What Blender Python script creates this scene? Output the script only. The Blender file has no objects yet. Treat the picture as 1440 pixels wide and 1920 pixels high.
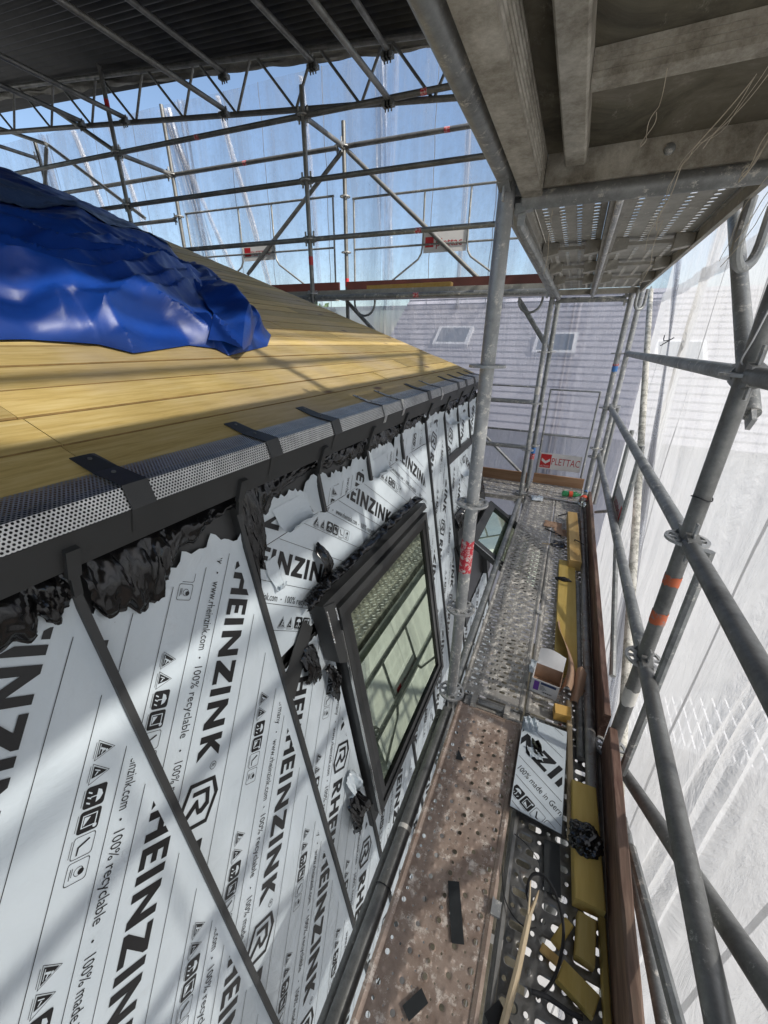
import bpy, bmesh, math, random
from mathutils import Vector, Matrix, noise
random.seed(7)
R = math.radians
SC = bpy.context.scene
COL = SC.collection

# ------------------------------------------------------------------ camera
cam_d = bpy.data.cameras.new('camera'); cam = bpy.data.objects.new('camera', cam_d); COL.objects.link(cam)
cam_d.sensor_fit = 'HORIZONTAL'; cam_d.sensor_width = 36.0; cam_d.lens = 728.0 / 1440.0 * 36.0
cam_d.clip_start = 0.02; cam_d.clip_end = 3000
cam.matrix_world = Matrix(((0.9083748, -0.17699782, 0.37884957, 0), (0.41799741, 0.35932691, -0.83436343, 0),
                           (0.01154966, 0.91627285, 0.40038814, 1.6), (0, 0, 0, 1)))
SC.camera = cam
# ------------------------------------------------------------------ sky, sun, exposure
SUN_EL, SUN_AZ = R(41), R(97)          # azimuth measured from +Y towards +X
world = bpy.data.worlds.new('World'); SC.world = world; world.use_nodes = True
wn = world.node_tree.nodes; wl = world.node_tree.links
sky = wn.new('ShaderNodeTexSky'); sky.sky_type = 'NISHITA'; sky.sun_disc = False
sky.sun_elevation = SUN_EL; sky.sun_rotation = SUN_AZ; sky.air_density = 1.0; sky.dust_density = 1.2
wl.new(sky.outputs[0], wn['Background'].inputs[0]); wn['Background'].inputs[1].default_value = 0.15
sd = bpy.data.lights.new('sun', 'SUN'); sd.energy = 5.0; sd.angle = R(1.5); sd.color = (1.0, 0.95, 0.87)
sun = bpy.data.objects.new('sun', sd); COL.objects.link(sun)
SUNV = Vector((math.sin(SUN_AZ) * math.cos(SUN_EL), math.cos(SUN_AZ) * math.cos(SUN_EL), math.sin(SUN_EL)))
sun.rotation_euler = SUNV.to_track_quat('Z', 'Y').to_euler()
SC.view_settings.view_transform = 'Standard'; SC.view_settings.look = 'None'
SC.view_settings.exposure = 0.40; SC.view_settings.gamma = 1.0
SC.render.engine = 'CYCLES'
SC.cycles.use_denoising = True
SC.cycles.max_bounces = 10; SC.cycles.diffuse_bounces = 5; SC.cycles.transparent_max_bounces = 16
SC.cycles.transmission_bounces = 8; SC.cycles.sample_clamp_indirect = 6.0
SC.cycles.caustics_reflective = False; SC.cycles.caustics_refractive = False

# ------------------------------------------------------------------ materials
MATS = {}
def new_mat(name):
    m = bpy.data.materials.new(name); m.use_nodes = True; m.node_tree.nodes.clear(); MATS[name] = m
    return m, m.node_tree.nodes, m.node_tree.links
def ramp(n, l, fac, stops):
    r = n.new('ShaderNodeValToRGB'); e = r.color_ramp.elements
    e[0].position, e[0].color = stops[0][0], (*stops[0][1], 1); e[1].position, e[1].color = stops[-1][0], (*stops[-1][1], 1)
    for p, c in stops[1:-1]:
        k = e.new(p); k.color = (*c, 1)
    l.new(fac, r.inputs[0]); return r.outputs[0]
def tex(n, l, kind='NOISE', scale=5.0, detail=5.0, stretch=(1, 1, 1), rough=0.6, dist=0.0, coord='POS', rot=(0, 0, 0)):
    if coord == 'POS': src = n.new('ShaderNodeNewGeometry').outputs['Position']
    else: src = n.new('ShaderNodeTexCoord').outputs['Object']
    mp = n.new('ShaderNodeMapping'); mp.inputs['Scale'].default_value = stretch; mp.inputs['Rotation'].default_value = rot
    l.new(src, mp.inputs[0])
    if kind == 'NOISE':
        t = n.new('ShaderNodeTexNoise'); t.inputs['Scale'].default_value = scale; t.inputs['Detail'].default_value = detail
        t.inputs['Roughness'].default_value = rough; t.inputs['Distortion'].default_value = dist; l.new(mp.outputs[0], t.inputs[0]); return t.outputs[0]
    if kind == 'VORO':
        t = n.new('ShaderNodeTexVoronoi'); t.inputs['Scale'].default_value = scale; l.new(mp.outputs[0], t.inputs[0]); return t.outputs['Distance']
    t = n.new('ShaderNodeTexWave'); t.inputs['Scale'].default_value = scale; t.inputs['Distortion'].default_value = dist
    t.inputs['Detail'].default_value = detail; l.new(mp.outputs[0], t.inputs[0]); return t.outputs['Fac']
def mixc(n, l, fac, a, b, blend='MIX'):
    m = n.new('ShaderNodeMix'); m.data_type = 'RGBA'; m.blend_type = blend
    for s, v in ((0, fac), (6, a), (7, b)):
        if hasattr(v, 'is_output'): l.new(v, m.inputs[s])
        elif s == 0: m.inputs[0].default_value = v
        else: m.inputs[s].default_value = (*v, 1)
    return m.outputs[2]
def bump(n, l, h, strength=0.3, dist=0.01, prev=None):
    b = n.new('ShaderNodeBump'); b.inputs['Strength'].default_value = strength; b.inputs['Distance'].default_value = dist
    l.new(h, b.inputs['Height'])
    if prev is not None: l.new(prev, b.inputs['Normal'])
    return b.outputs[0]
def finish(m, n, l, col, rough=0.5, metal=0.0, nrm=None, spec=0.5, extra=None):
    p = n.new('ShaderNodeBsdfPrincipled'); o = n.new('ShaderNodeOutputMaterial')
    for k, v in (('Base Color', col), ('Roughness', rough), ('Metallic', metal), ('Specular IOR Level', spec)):
        if hasattr(v, 'is_output'): l.new(v, p.inputs[k])
        else: p.inputs[k].default_value = (*v, 1) if k == 'Base Color' else v
    if nrm is not None: l.new(nrm, p.inputs['Normal'])
    if extra:
        for k, v in extra.items(): p.inputs[k].default_value = v
    l.new(p.outputs[0], o.inputs[0]); return p, o
def plain(name, col, rough=0.5, metal=0.0, var=0.15, scale=12, spec=0.5, bs=0.0, bd=0.004):
    m, n, l = new_mat(name)
    t = tex(n, l, scale=scale)
    c = ramp(n, l, t, [(0.25, tuple(x * (1 - var) for x in col)), (0.75, tuple(min(1, x * (1 + var)) for x in col))])
    finish(m, n, l, c, rough, metal, bump(n, l, tex(n, l, scale=scale * 6), bs, bd) if bs else None, spec); return m
def galv(name, dark=(0.17, 0.18, 0.18), light=(0.42, 0.43, 0.43), splash=(0.62, 0.60, 0.55), amount=0.62, rust=0.0, rough=0.5, metal=0.55):
    m, n, l = new_mat(name)
    a = tex(n, l, scale=7, detail=10, rough=0.78); c = ramp(n, l, a, [(0.28, dark), (0.5, tuple((p + q) / 2 for p, q in zip(dark, light))), (0.75, light)])
    s = tex(n, l, scale=20, detail=9, rough=0.82); f = ramp(n, l, s, [(amount - .01, (0, 0, 0)), (amount + 0.05, (1, 1, 1))])
    c2 = mixc(n, l, f, c, splash)
    if rust:
        rf = ramp(n, l, tex(n, l, scale=17, detail=7, rough=0.8), [(0.62 - rust * 0.2, (0, 0, 0)), (0.75 - rust * 0.2, (1, 1, 1))])
        c2 = mixc(n, l, rf, c2, (0.23, 0.12, 0.07))
    mt = ramp(n, l, s, [(amount - 0.02, (metal,) * 3), (amount + 0.05, (0, 0, 0))])
    rr = ramp(n, l, a, [(0.3, (rough + 0.12,) * 3), (0.7, (rough - 0.1,) * 3)])
    finish(m, n, l, c2, rr, mt, bump(n, l, tex(n, l, scale=55, detail=5), 0.25, 0.003)); return m
galv('galvanized', (0.15, 0.155, 0.15), (0.44, 0.45, 0.44), (0.66, 0.63, 0.57), 0.57)
galv('galvanized_pale', (0.26, 0.27, 0.27), (0.55, 0.55, 0.54), (0.76, 0.73, 0.66), 0.545)
galv('galvanized_dark', (0.10, 0.10, 0.095), (0.32, 0.32, 0.305), (0.56, 0.55, 0.50), 0.62)
galv('galvanized_rusty', (0.18, 0.17, 0.16), (0.44, 0.42, 0.40), (0.66, 0.63, 0.57), 0.6, 0.35)
galv('tube_splashed', (0.34, 0.33, 0.28), (0.50, 0.48, 0.40), (0.80, 0.77, 0.68), 0.47, 0.05, 0.7, 0.0)
galv('deck_dusty', (0.24, 0.225, 0.20), (0.52, 0.49, 0.44), (0.78, 0.74, 0.66), 0.53, 0.16, 0.5, 0.3)
galv('deck_steel', (0.10, 0.10, 0.095), (0.30, 0.29, 0.27), (0.5, 0.47, 0.4), 0.66, 0.10, 0.38, 0.6)
galv('deck_rust', (0.23, 0.155, 0.115), (0.58, 0.455, 0.37), (0.74, 0.65, 0.56), 0.545, 0.16, 0.45, 0.2)
galv('deck_under', (0.26, 0.25, 0.22), (0.50, 0.475, 0.42), (0.70, 0.66, 0.58), 0.6, 0.10, 0.65, 0.15)
plain('anthracite', (0.042, 0.043, 0.043), 0.5, 0.0, 0.12, 5, 0.45)
plain('anthracite_gloss', (0.03, 0.03, 0.03), 0.3, 0.0, 0.12, 7, 0.5)
plain('black_foil', (0.006, 0.006, 0.0065), 0.16, 0.0, 0.2, 20, 0.55)
plain('ink', (0.012, 0.012, 0.013), 0.42, 0.0, 0.1, 20)
plain('ink_grey', (0.10, 0.11, 0.12), 0.45)
plain('silver_edge', (0.72, 0.72, 0.70), 0.25, 0.85, 0.1)
plain('sign_white', (0.75, 0.74, 0.73), 0.45, 0, 0.06, 6)
plain('red', (0.55, 0.025, 0.03), 0.45, 0, 0.2, 30)
plain('red_text', (0.5, 0.06, 0.07), 0.5)
def tape_mat():
    m, n, l = new_mat('orange_tape')
    f = ramp(n, l, tex(n, l, scale=34, detail=7, rough=0.8), [(0.50, (0, 0, 0)), (0.58, (1, 1, 1))])
    finish(m, n, l, mixc(n, l, f, (0.62, 0.15, 0.06), (0.30, 0.27, 0.25)), 0.7)
tape_mat()
plain('white_tape', (0.72, 0.69, 0.62), 0.6, 0, 0.12, 40)
plain('blue_print', (0.08, 0.25, 0.6), 0.5)
plain('purple_print', (0.16, 0.05, 0.36), 0.5)
plain('navy_print', (0.03, 0.05, 0.14), 0.5)
plain('card_white', (0.72, 0.71, 0.70), 0.6, 0, 0.06, 9)
plain('cardboard', (0.42, 0.27, 0.18), 0.75, 0, 0.2, 15)
plain('rubber', (0.016, 0.016, 0.017), 0.45)
plain('slate_tape', (0.022, 0.025, 0.026), 0.6, 0, 0.25, 30)
plain('string', (0.60, 0.53, 0.42), 0.9, 0, 0.2, 60)
plain('orange_plastic', (0.75, 0.10, 0.04), 0.4)
plain('plaster', (0.62, 0.60, 0.57), 0.9, 0, 0.1, 2)
plain('slate', (0.40, 0.38, 0.40), 0.7, 0, 0.25, 3)
plain('white_paint', (0.8, 0.8, 0.79), 0.5, 0, 0.05)
plain('leaf', (0.06, 0.11, 0.03), 0.7, 0, 0.4, 3)
plain('bark', (0.10, 0.075, 0.05), 0.9, 0, 0.3, 8)
plain('asphalt', (0.055, 0.055, 0.057), 0.9, 0, 0.2, 4)
plain('pavement', (0.33, 0.32, 0.30), 0.9, 0, 0.15, 3)
plain('red_paint', (0.09, 0.025, 0.018), 0.6, 0, 0.3, 6)
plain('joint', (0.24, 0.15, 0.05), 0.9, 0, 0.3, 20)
plain('dust', (0.5, 0.46, 0.4), 0.9, 0, 0.25, 40)

def wood(name, a, b, c, knot=(0.22, 0.11, 0.03), grain=1.0, rough=0.6, axis=1, patch=0.0):
    m, n, l = new_mat(name)
    st = [9, 9, 9]; st[axis] = 0.7
    oi = n.new('ShaderNodeObjectInfo')
    g = tex(n, l, scale=2.2 * grain, detail=8, stretch=tuple(st), rough=0.7, dist=0.25)
    col = ramp(n, l, g, [(0.3, a), (0.5, b), (0.72, c)])
    ks = [5.5, 5.5, 5.5]; ks[axis] = 2.2
    k = tex(n, l, 'VORO', scale=1.0, stretch=tuple(ks)); kf = ramp(n, l, k, [(0.055, (1, 1, 1)), (0.13, (0, 0, 0))])
    col = mixc(n, l, kf, col, knot)
    hs = n.new('ShaderNodeHueSaturation'); mr = n.new('ShaderNodeMapRange'); mr.inputs[3].default_value = 0.74; mr.inputs[4].default_value = 1.18
    l.new(oi.outputs['Random'], mr.inputs[0]); l.new(mr.outputs[0], hs.inputs['Value']); l.new(col, hs.inputs['Color'])
    out = hs.outputs[0]
    if patch:
        pf = ramp(n, l, tex(n, l, scale=1.6, detail=4), [(0.45, (0, 0, 0)), (0.75, (patch,) * 3)])
        out = mixc(n, l, pf, out, (0.62, 0.50, 0.36))
    finish(m, n, l, out, rough, 0, bump(n, l, g, 0.25, 0.003), 0.4); return m
wood('roof_wood', (0.44, 0.295, 0.085), (0.60, 0.44, 0.16), (0.70, 0.55, 0.26), (0.15, 0.07, 0.018), grain=3.0, patch=0.6)
wood('pine', (0.50, 0.30, 0.09), (0.60, 0.40, 0.15), (0.66, 0.47, 0.20), axis=1)
wood('pine_yellow', (0.50, 0.34, 0.075), (0.60, 0.43, 0.12), (0.68, 0.52, 0.19), axis=1)
wood('pine_orange', (0.58, 0.33, 0.06), (0.64, 0.38, 0.10), (0.70, 0.45, 0.15), axis=1)
wood('toe_wood', (0.040, 0.022, 0.016), (0.12, 0.062, 0.045), (0.30, 0.20, 0.15), (0.03, 0.015, 0.01), grain=2.2, axis=1, patch=.3)
wood('toe_wood_light', (0.20, 0.11, 0.06), (0.31, 0.18, 0.10), (0.40, 0.26, 0.16), axis=0)
wood('raw_wood', (0.55, 0.42, 0.25), (0.66, 0.52, 0.33), (0.72, 0.60, 0.42), axis=1)
def ply_mat():
    m, n, l = new_mat('plywood')
    c = ramp(n, l, tex(n, l, scale=4.5, detail=10, rough=.72, dist=.8), [(0.3, (0.035, 0.03, 0.02)), (0.48, (0.12, 0.105, 0.07)), (0.6, (0.17, 0.15, 0.11)), (0.75, (0.32, 0.29, 0.23))])
    c = mixc(n, l, ramp(n, l, tex(n, l, scale=22, detail=8, rough=.8, stretch=(1, .35, 1)), [(0.58, (0, 0, 0)), (0.68, (.6, .6, .6))]), c, (0.36, 0.33, 0.27))
    finish(m, n, l, c, 0.8, 0, bump(n, l, tex(n, l, scale=30, detail=6), 0.4, 0.004))
ply_mat()

def film_mat():
    m, n, l = new_mat('film')
    t = tex(n, l, scale=2.5, detail=3); c = ramp(n, l, t, [(0.3, (0.55, 0.615, 0.655)), (0.7, (0.65, 0.71, 0.745))])
    w = tex(n, l, scale=5, detail=5, dist=0.6)
    sm = ramp(n, l, tex(n, l, scale=11, detail=9, rough=.8), [(0.60, (0, 0, 0)), (0.78, (.35, .35, .35))]); c = mixc(n, l, sm, c, (0.40, 0.40, 0.38))
    finish(m, n, l, c, 0.28, 0.0, bump(n, l, w, 0.3, 0.03), 0.5); return m
film_mat()
def perf_mat():
    m, n, l = new_mat('perforated')
    g = n.new('ShaderNodeUVMap')
    sx = n.new('ShaderNodeSeparateXYZ'); l.new(g.outputs[0], sx.inputs[0])
    def mth(op, a, b=None):
        k = n.new('ShaderNodeMath'); k.operation = op
        for i, v in enumerate((a, b)):
            if v is None: continue
            if hasattr(v, 'is_output'): l.new(v, k.inputs[i])
            else: k.inputs[i].default_value = v
        return k.outputs[0]
    P = 0.0075
    yy = mth('DIVIDE', sx.outputs['Y'], P * 0.866); row = mth('FLOOR', yy)
    par = mth('MULTIPLY', mth('MODULO', row, 2.0), 0.5)
    fx = mth('SUBTRACT', mth('FRACT', mth('ADD', mth('DIVIDE', sx.outputs['X'], P), par)), 0.5)
    fy = mth('MULTIPLY', mth('SUBTRACT', mth('FRACT', yy), 0.5), 0.866)
    d = mth('SQRT', mth('ADD', mth('MULTIPLY', fx, fx), mth('MULTIPLY', fy, fy)))
    hole = mth('LESS_THAN', d, 0.31)
    p = n.new('ShaderNodeBsdfPrincipled'); p.inputs['Metallic'].default_value = 0.6; p.inputs['Roughness'].default_value = 0.35
    c = ramp(n, l, tex(n, l, scale=14), [(0.3, (0.42, 0.42, 0.41)), (0.7, (0.66, 0.66, 0.64))]); l.new(c, p.inputs['Base Color'])
    tr = n.new('ShaderNodeBsdfTransparent'); mx = n.new('ShaderNodeMixShader'); o = n.new('ShaderNodeOutputMaterial')
    l.new(hole, mx.inputs[0]); l.new(p.outputs[0], mx.inputs[1]); l.new(tr.outputs[0], mx.inputs[2]); l.new(mx.outputs[0], o.inputs[0])
perf_mat()
def sheet_mat(name, clear, tint, dirt=0.25, streak=(1, 1, 0.12), lo=0.55):
    m, n, l = new_mat(name)
    a = tex(n, l, scale=2.2, detail=6, stretch=streak, rough=.65, dist=.7); f = ramp(n, l, a, [(0.32, (clear * lo,) * 3), (0.62, (min(1, clear * 1.2),) * 3)])
    sp = tex(n, l, scale=13, detail=7, rough=0.75); ff = mixc(n, l, 1.0, f, ramp(n, l, sp, [(0.45, (1, 1, 1)), (0.75, (1 - dirt,) * 3)]), 'MULTIPLY')
    b = bump(n, l, tex(n, l, scale=3.2, detail=7, stretch=(1, 1, 0.3), dist=1.2, rough=.7), 0.7, 0.06)
    tl = n.new('ShaderNodeBsdfTranslucent'); tl.inputs[0].default_value = (*tint, 1); l.new(b, tl.inputs['Normal'])
    df = n.new('ShaderNodeBsdfDiffuse'); df.inputs[0].default_value = (*tint, 1); l.new(b, df.inputs['Normal'])
    gl = n.new('ShaderNodeBsdfGlossy'); gl.inputs['Roughness'].default_value = 0.2; l.new(b, gl.inputs['Normal'])
    m1 = n.new('ShaderNodeMixShader'); m1.inputs[0].default_value = 0.42; l.new(tl.outputs[0], m1.inputs[1]); l.new(df.outputs[0], m1.inputs[2])
    m3 = n.new('ShaderNodeMixShader'); m3.inputs[0].default_value = 0.07; l.new(m1.outputs[0], m3.inputs[1]); l.new(gl.outputs[0], m3.inputs[2])
    tr = n.new('ShaderNodeBsdfTransparent'); tr.inputs[0].default_value = (0.97, 0.98, 1, 1)
    m2 = n.new('ShaderNodeMixShader'); l.new(ff, m2.inputs[0]); l.new(m3.outputs[0], m2.inputs[1]); l.new(tr.outputs[0], m2.inputs[2])
    o = n.new('ShaderNodeOutputMaterial'); l.new(m2.outputs[0], o.inputs[0])
sheet_mat('sheet_far', 0.76, (0.50, 0.52, 0.56))
sheet_mat('sheet_low', 0.23, (0.64, 0.61, 0.635), .4, lo=.6)
sheet_mat('sheet_side', 0.25, (0.72, 0.72, 0.72), .3, lo=.7)
sheet_mat('sheet_top', 0.40, (0.70, 0.70, 0.71), .3, lo=.7)
sheet_mat('sheet_fold', 0.70, (0.55, 0.55, 0.57))
sheet_mat('sheet_band', 0.05, (0.5, 0.5, 0.5))
def tarp_mat():
    m, n, l = new_mat('tarp')
    c = ramp(n, l, tex(n, l, scale=1.7, detail=5), [(0.3, (0.004, 0.026, 0.16)), (0.7, (0.008, 0.055, 0.30))])
    b = bump(n, l, tex(n, l, scale=5, detail=3, rough=.5, dist=.4), 0.25, 0.03)
    b = bump(n, l, tex(n, l, scale=160, detail=2), .08, .002, b)
    finish(m, n, l, c, 0.41, 0, b, 0.4)
    m, n, l = new_mat('tarp_grey')
    c = ramp(n, l, tex(n, l, scale=1.7, detail=5), [(0.3, (0.04, 0.075, 0.17)), (0.7, (0.07, 0.115, 0.24))])
    finish(m, n, l, c, 0.4, 0, bump(n, l, tex(n, l, scale=6, detail=7, rough=.65), 0.5, 0.03), 0.5)
tarp_mat()
def glass_mat():
    m, n, l = new_mat('pane_glass')
    gl = n.new('ShaderNodeBsdfGlossy'); gl.inputs[0].default_value = (0.78, 0.88, 0.70, 1); gl.inputs['Roughness'].default_value = 0.015
    df = n.new('ShaderNodeBsdfTransparent'); df.inputs[0].default_value = (0.55, 0.65, 0.52, 1)
    fr = n.new('ShaderNodeFresnel'); fr.inputs[0].default_value = 1.9
    mr = n.new('ShaderNodeMapRange'); mr.inputs[3].default_value = 0.62; mr.inputs[4].default_value = 1.0; l.new(fr.outputs[0], mr.inputs[0])
    mx = n.new('ShaderNodeMixShader'); l.new(mr.outputs[0], mx.inputs[0]); l.new(df.outputs[0], mx.inputs[1]); l.new(gl.outputs[0], mx.inputs[2])
    o = n.new('ShaderNodeOutputMaterial'); l.new(mx.outputs[0], o.inputs[0])
    m, n, l = new_mat('clear_plastic')
    finish(m, n, l, (0.85, 0.92, 0.88), 0.08, 0, None, 0.5, {'Transmission Weight': 0.9, 'IOR': 1.2})
    m, n, l = new_mat('green_plastic')
    finish(m, n, l, (0.10, 0.5, 0.22), 0.1, 0, None, 0.5, {'Transmission Weight': 0.7, 'IOR': 1.2})
glass_mat()
def ceil_mat():
    m, n, l = new_mat('corrugated')
    c = ramp(n, l, tex(n, l, scale=2.0, detail=6), [(0.3, (0.032, 0.033, 0.032)), (0.7, (0.075, 0.075, 0.072))])
    finish(m, n, l, c, 0.5, 0.3)
    m, n, l = new_mat('edge_foil')
    c = ramp(n, l, tex(n, l, scale=5, detail=5), [(0.3, (0.34, 0.33, 0.29)), (0.7, (0.58, 0.57, 0.52))])
    finish(m, n, l, c, 0.5, 0, bump(n, l, tex(n, l, scale=7, detail=5, dist=1), 0.7, 0.05))
ceil_mat()
def sticker_mat():
    m, n, l = new_mat('red_sticker')
    f = ramp(n, l, tex(n, l, scale=60, detail=6, rough=0.8), [(0.50, (0, 0, 0)), (0.56, (1, 1, 1))])
    finish(m, n, l, mixc(n, l, f, (0.55, 0.03, 0.05), (0.68, 0.64, 0.60)), 0.6)
    m, n, l = new_mat('alu_ribbed')
    c = ramp(n, l, tex(n, l, scale=9, detail=10, rough=0.8), [(0.30, (0.11, 0.095, 0.07)), (0.45, (0.31, 0.28, 0.225)), (0.57, (0.47, 0.435, 0.365)), (0.70, (0.66, 0.62, 0.54))])
    finish(m, n, l, c, 0.6, 0.2, bump(n, l, tex(n, l, scale=60, detail=4), 0.25, 0.003))
sticker_mat()

# ------------------------------------------------------------------ mesh helpers
class MB:
    def __init__(s): s.v = []; s.f = []; s.mi = []; s.uv = None
    def add(s, vs, fs):
        o = len(s.v); s.v += [tuple(p) for p in vs]; s.f += [tuple(i + o for i in f) for f in fs]; return s
    def quad(s, a, b, c, d): return s.add([a, b, c, d], [(0, 1, 2, 3)])
    def box(s, c, size, ax=None):
        c = Vector(c); h = [k / 2 for k in size]; X, Y, Z = ax if ax else (Vector((1, 0, 0)), Vector((0, 1, 0)), Vector((0, 0, 1)))
        vs = [c + X * (h[0] * i) + Y * (h[1] * j) + Z * (h[2] * k) for k in (-1, 1) for j in (-1, 1) for i in (-1, 1)]
        return s.add(vs, [(0, 2, 3, 1), (4, 5, 7, 6), (0, 1, 5, 4), (2, 6, 7, 3), (0, 4, 6, 2), (1, 3, 7, 5)])
    def bb(s, lo, hi): return s.box([(a + b) / 2 for a, b in zip(lo, hi)], [b - a for a, b in zip(lo, hi)])
    def bar(s, p0, p1, w, h, up=(0, 0, 1)):
        p0 = Vector(p0); p1 = Vector(p1); d = p1 - p0; Z = d.normalized(); X = Z.cross(Vector(up))
        if X.length < 1e-4: X = Vector((1, 0, 0))
        X.normalize(); Y = Z.cross(X)
        return s.box((p0 + p1) / 2, (w, h, d.length), (X, Y, Z))
    def pipe(s, pts, r, n=12, cap=True):
        P = [Vector(p) for p in pts]; rs = r if isinstance(r, (list, tuple)) else [r] * len(P)
        d = (P[1] - P[0]).normalized(); u = d.orthogonal().normalized(); o = len(s.v); vs = []
        for i, p in enumerate(P):
            a = (P[i] - P[i - 1]).normalized() if i else d
            b = (P[i + 1] - P[i]).normalized() if i < len(P) - 1 else a
            t = (a + b); t = t.normalized() if t.length > 1e-5 else a
            u = (u - t * u.dot(t)); u = u.normalized() if u.length > 1e-6 else t.orthogonal().normalized(); w = t.cross(u)
            for k in range(n):
                q = 2 * math.pi * k / n; vs.append(p + (u * math.cos(q) + w * math.sin(q)) * rs[i])
        fs = []
        for i in range(len(P) - 1):
            for k in range(n):
                a = i * n + k; b = i * n + (k + 1) % n; fs.append((a, b, b + n, a + n))
        if cap: fs += [tuple(range(n - 1, -1, -1)), tuple(range((len(P) - 1) * n, len(P) * n))]
        return s.add(vs, fs)
    def prism(s, poly, base, X, Y, N, t):
        base = Vector(base); X = Vector(X); Y = Vector(Y); N = Vector(N); k = len(poly)
        lo = [base + X * a + Y * b for a, b in poly]; hi = [p + N * t for p in lo]
        return s.add(lo + hi, [tuple(range(k - 1, -1, -1)), tuple(range(k, 2 * k))] + [(i, (i + 1) % k, k + (i + 1) % k, k + i) for i in range(k)])
    def grid(s, fn, nu, nv):
        vs = [fn(i / nu, j / nv) for j in range(nv + 1) for i in range(nu + 1)]
        return s.add(vs, [(j * (nu + 1) + i, j * (nu + 1) + i + 1, (j + 1) * (nu + 1) + i + 1, (j + 1) * (nu + 1) + i) for j in range(nv) for i in range(nu)])
    def mesh(s, name, off=Vector((0, 0, 0)), smooth=30, clean=False):
        me = bpy.data.meshes.new(name); me.from_pydata([(a - off[0], b - off[1], c - off[2]) for a, b, c in s.v], [], s.f)
        if smooth:
            me.polygons.foreach_set('use_smooth', [True] * len(me.polygons)); me.set_sharp_from_angle(angle=R(smooth))
        me.validate(); me.update(); return me
def wloc(o):
    v = Vector((0, 0, 0))
    while o is not None: v = v + o.location; o = o.parent
    return v
def link(name, me, mat, parent=None, loc=None):
    o = bpy.data.objects.new(name, me); COL.objects.link(o)
    if mat and not me.materials: me.materials.append(MATS[mat])
    if parent is not None: o.parent = parent
    if loc is not None: o.location = Vector(loc) - (wloc(parent) if parent else Vector((0, 0, 0)))
    return o
def build(mb, name, mat, parent=None, origin=None, smooth=30):
    if parent is None:
        og = Vector(origin) if origin is not None else Vector(mb.v[0]); return link(name, mb.mesh(name, og, smooth), mat, None, og)
    return link(name, mb.mesh(name, wloc(parent), smooth), mat, parent)
def tag(o, label=None, cat=None, group=None, kind=None):
    if label: o['label'] = label
    if cat: o['category'] = cat
    if group: o['group'] = group
    if kind: o['kind'] = kind
    return o
def thing(name, label, cat, loc=(0, 0, 0), group=None):
    o = bpy.data.objects.new(name, None); o.empty_display_size = 0.1; COL.objects.link(o); o.location = loc
    return tag(o, label, cat, group)
def V(*a): return Vector(a)
def lerp(a, b, t): return a + (b - a) * t
YA = V(0, 1, 0)
WN = V(0.986, 0, 0.166).normalized(); WV = V(-WN.z, 0, WN.x); WP = V(-0.65, 0, 0)
def W(y, v, off=0.0): return WP + YA * y + WV * v + WN * off
RT = math.atan(0.36); RD = V(-math.cos(RT), 0, math.sin(RT)); RN = V(math.sin(RT), 0, math.cos(RT)); RP = V(-0.86, 0, 1.335)
def RF(s, y, h=0.0): return RP + RD * s + YA * y + RN * h
def gab(x): return 4.0 + 0.07 * (x + 0.9)
def FY(x, d=0.0): return 4.45 + 0.07 * (x + 0.3) + d

# ------------------------------------------------------------------ ground and neighbours
mb = MB(); mb.quad((-900, -900, -9), (900, -900, -9), (900, 900, -9), (-900, 900, -9))
tag(build(mb, 'ground', 'pavement', smooth=0), kind='structure')
mb = MB(); mb.quad((3.2, -300, -8.996), (9.2, -300, -8.996), (9.2, 300, -8.996), (3.2, 300, -8.996))
tag(build(mb, 'road', 'asphalt', smooth=0), kind='structure')
for nm, x0, x1 in (('pavement_near', 2.6, 3.2), ('pavement_far', 9.2, 11.0)):
    mb = MB(); mb.bb((x0, -120, -8.99), (x1, 120, -8.86)); tag(build(mb, nm, 'pavement', smooth=0), kind='structure')
def neighbour(loc, size, ridge_x, label, wallm, rows):
    x, y, z0 = loc; w, d, h = size
    t = thing('neighbour_house', label, 'house', loc)
    m = MB(); m.bb((x, y, z0), (x + w, y + d, z0 + h)); build(m, 'wall', wallm, t, smooth=0)
    m = MB(); rh = 3.5
    if ridge_x: pr = [(-0.4, 0), (d / 2, rh), (d + 0.4, 0), (d / 2, -0.02)]; m.prism(pr, (x - 0.3, y, z0 + h + 0.01), (0, 1, 0), (0, 0, 1), (1, 0, 0), w + 0.6)
    else: pr = [(-0.4, 0), (w / 2, rh), (w + 0.4, 0), (w / 2, -0.02)]; m.prism(pr, (x, y - 0.3, z0 + h + 0.01), (1, 0, 0), (0, 0, 1), (0, 1, 0), d + 0.6)
    build(m, 'roof', 'slate', t, smooth=0)
    for (a, b, ww, wh, face) in rows:
        m = MB(); m2 = MB()
        if face == 'S':
            m.bb((x + a - 0.09, y - 0.05, z0 + b - 0.09), (x + a + ww + 0.09, y - 0.002, z0 + b + wh + 0.09)); m2.bb((x + a, y - 0.07, z0 + b), (x + a + ww, y - 0.052, z0 + b + wh))
        else:
            m.bb((x - 0.05, y + a - 0.09, z0 + b - 0.09), (x - 0.002, y + a + ww + 0.09, z0 + b + wh + 0.09)); m2.bb((x - 0.07, y + a, z0 + b), (x - 0.052, y + a + ww, z0 + b + wh))
        f = build(m, 'window', 'white_paint', t, smooth=0); build(m2, 'pane', 'anthracite_gloss', f, smooth=0)
    return t
nb = neighbour((-5.5, 10.5, -9), (14, 9, 8.6), True, 'pale slate-roofed neighbouring house seen through the far plastic sheet', 'plaster',
          [ (1.2, 6.6, 1.2, 1.3, 'S'), (4.6, 6.6, 1.2, 1.3, 'S')])
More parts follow.
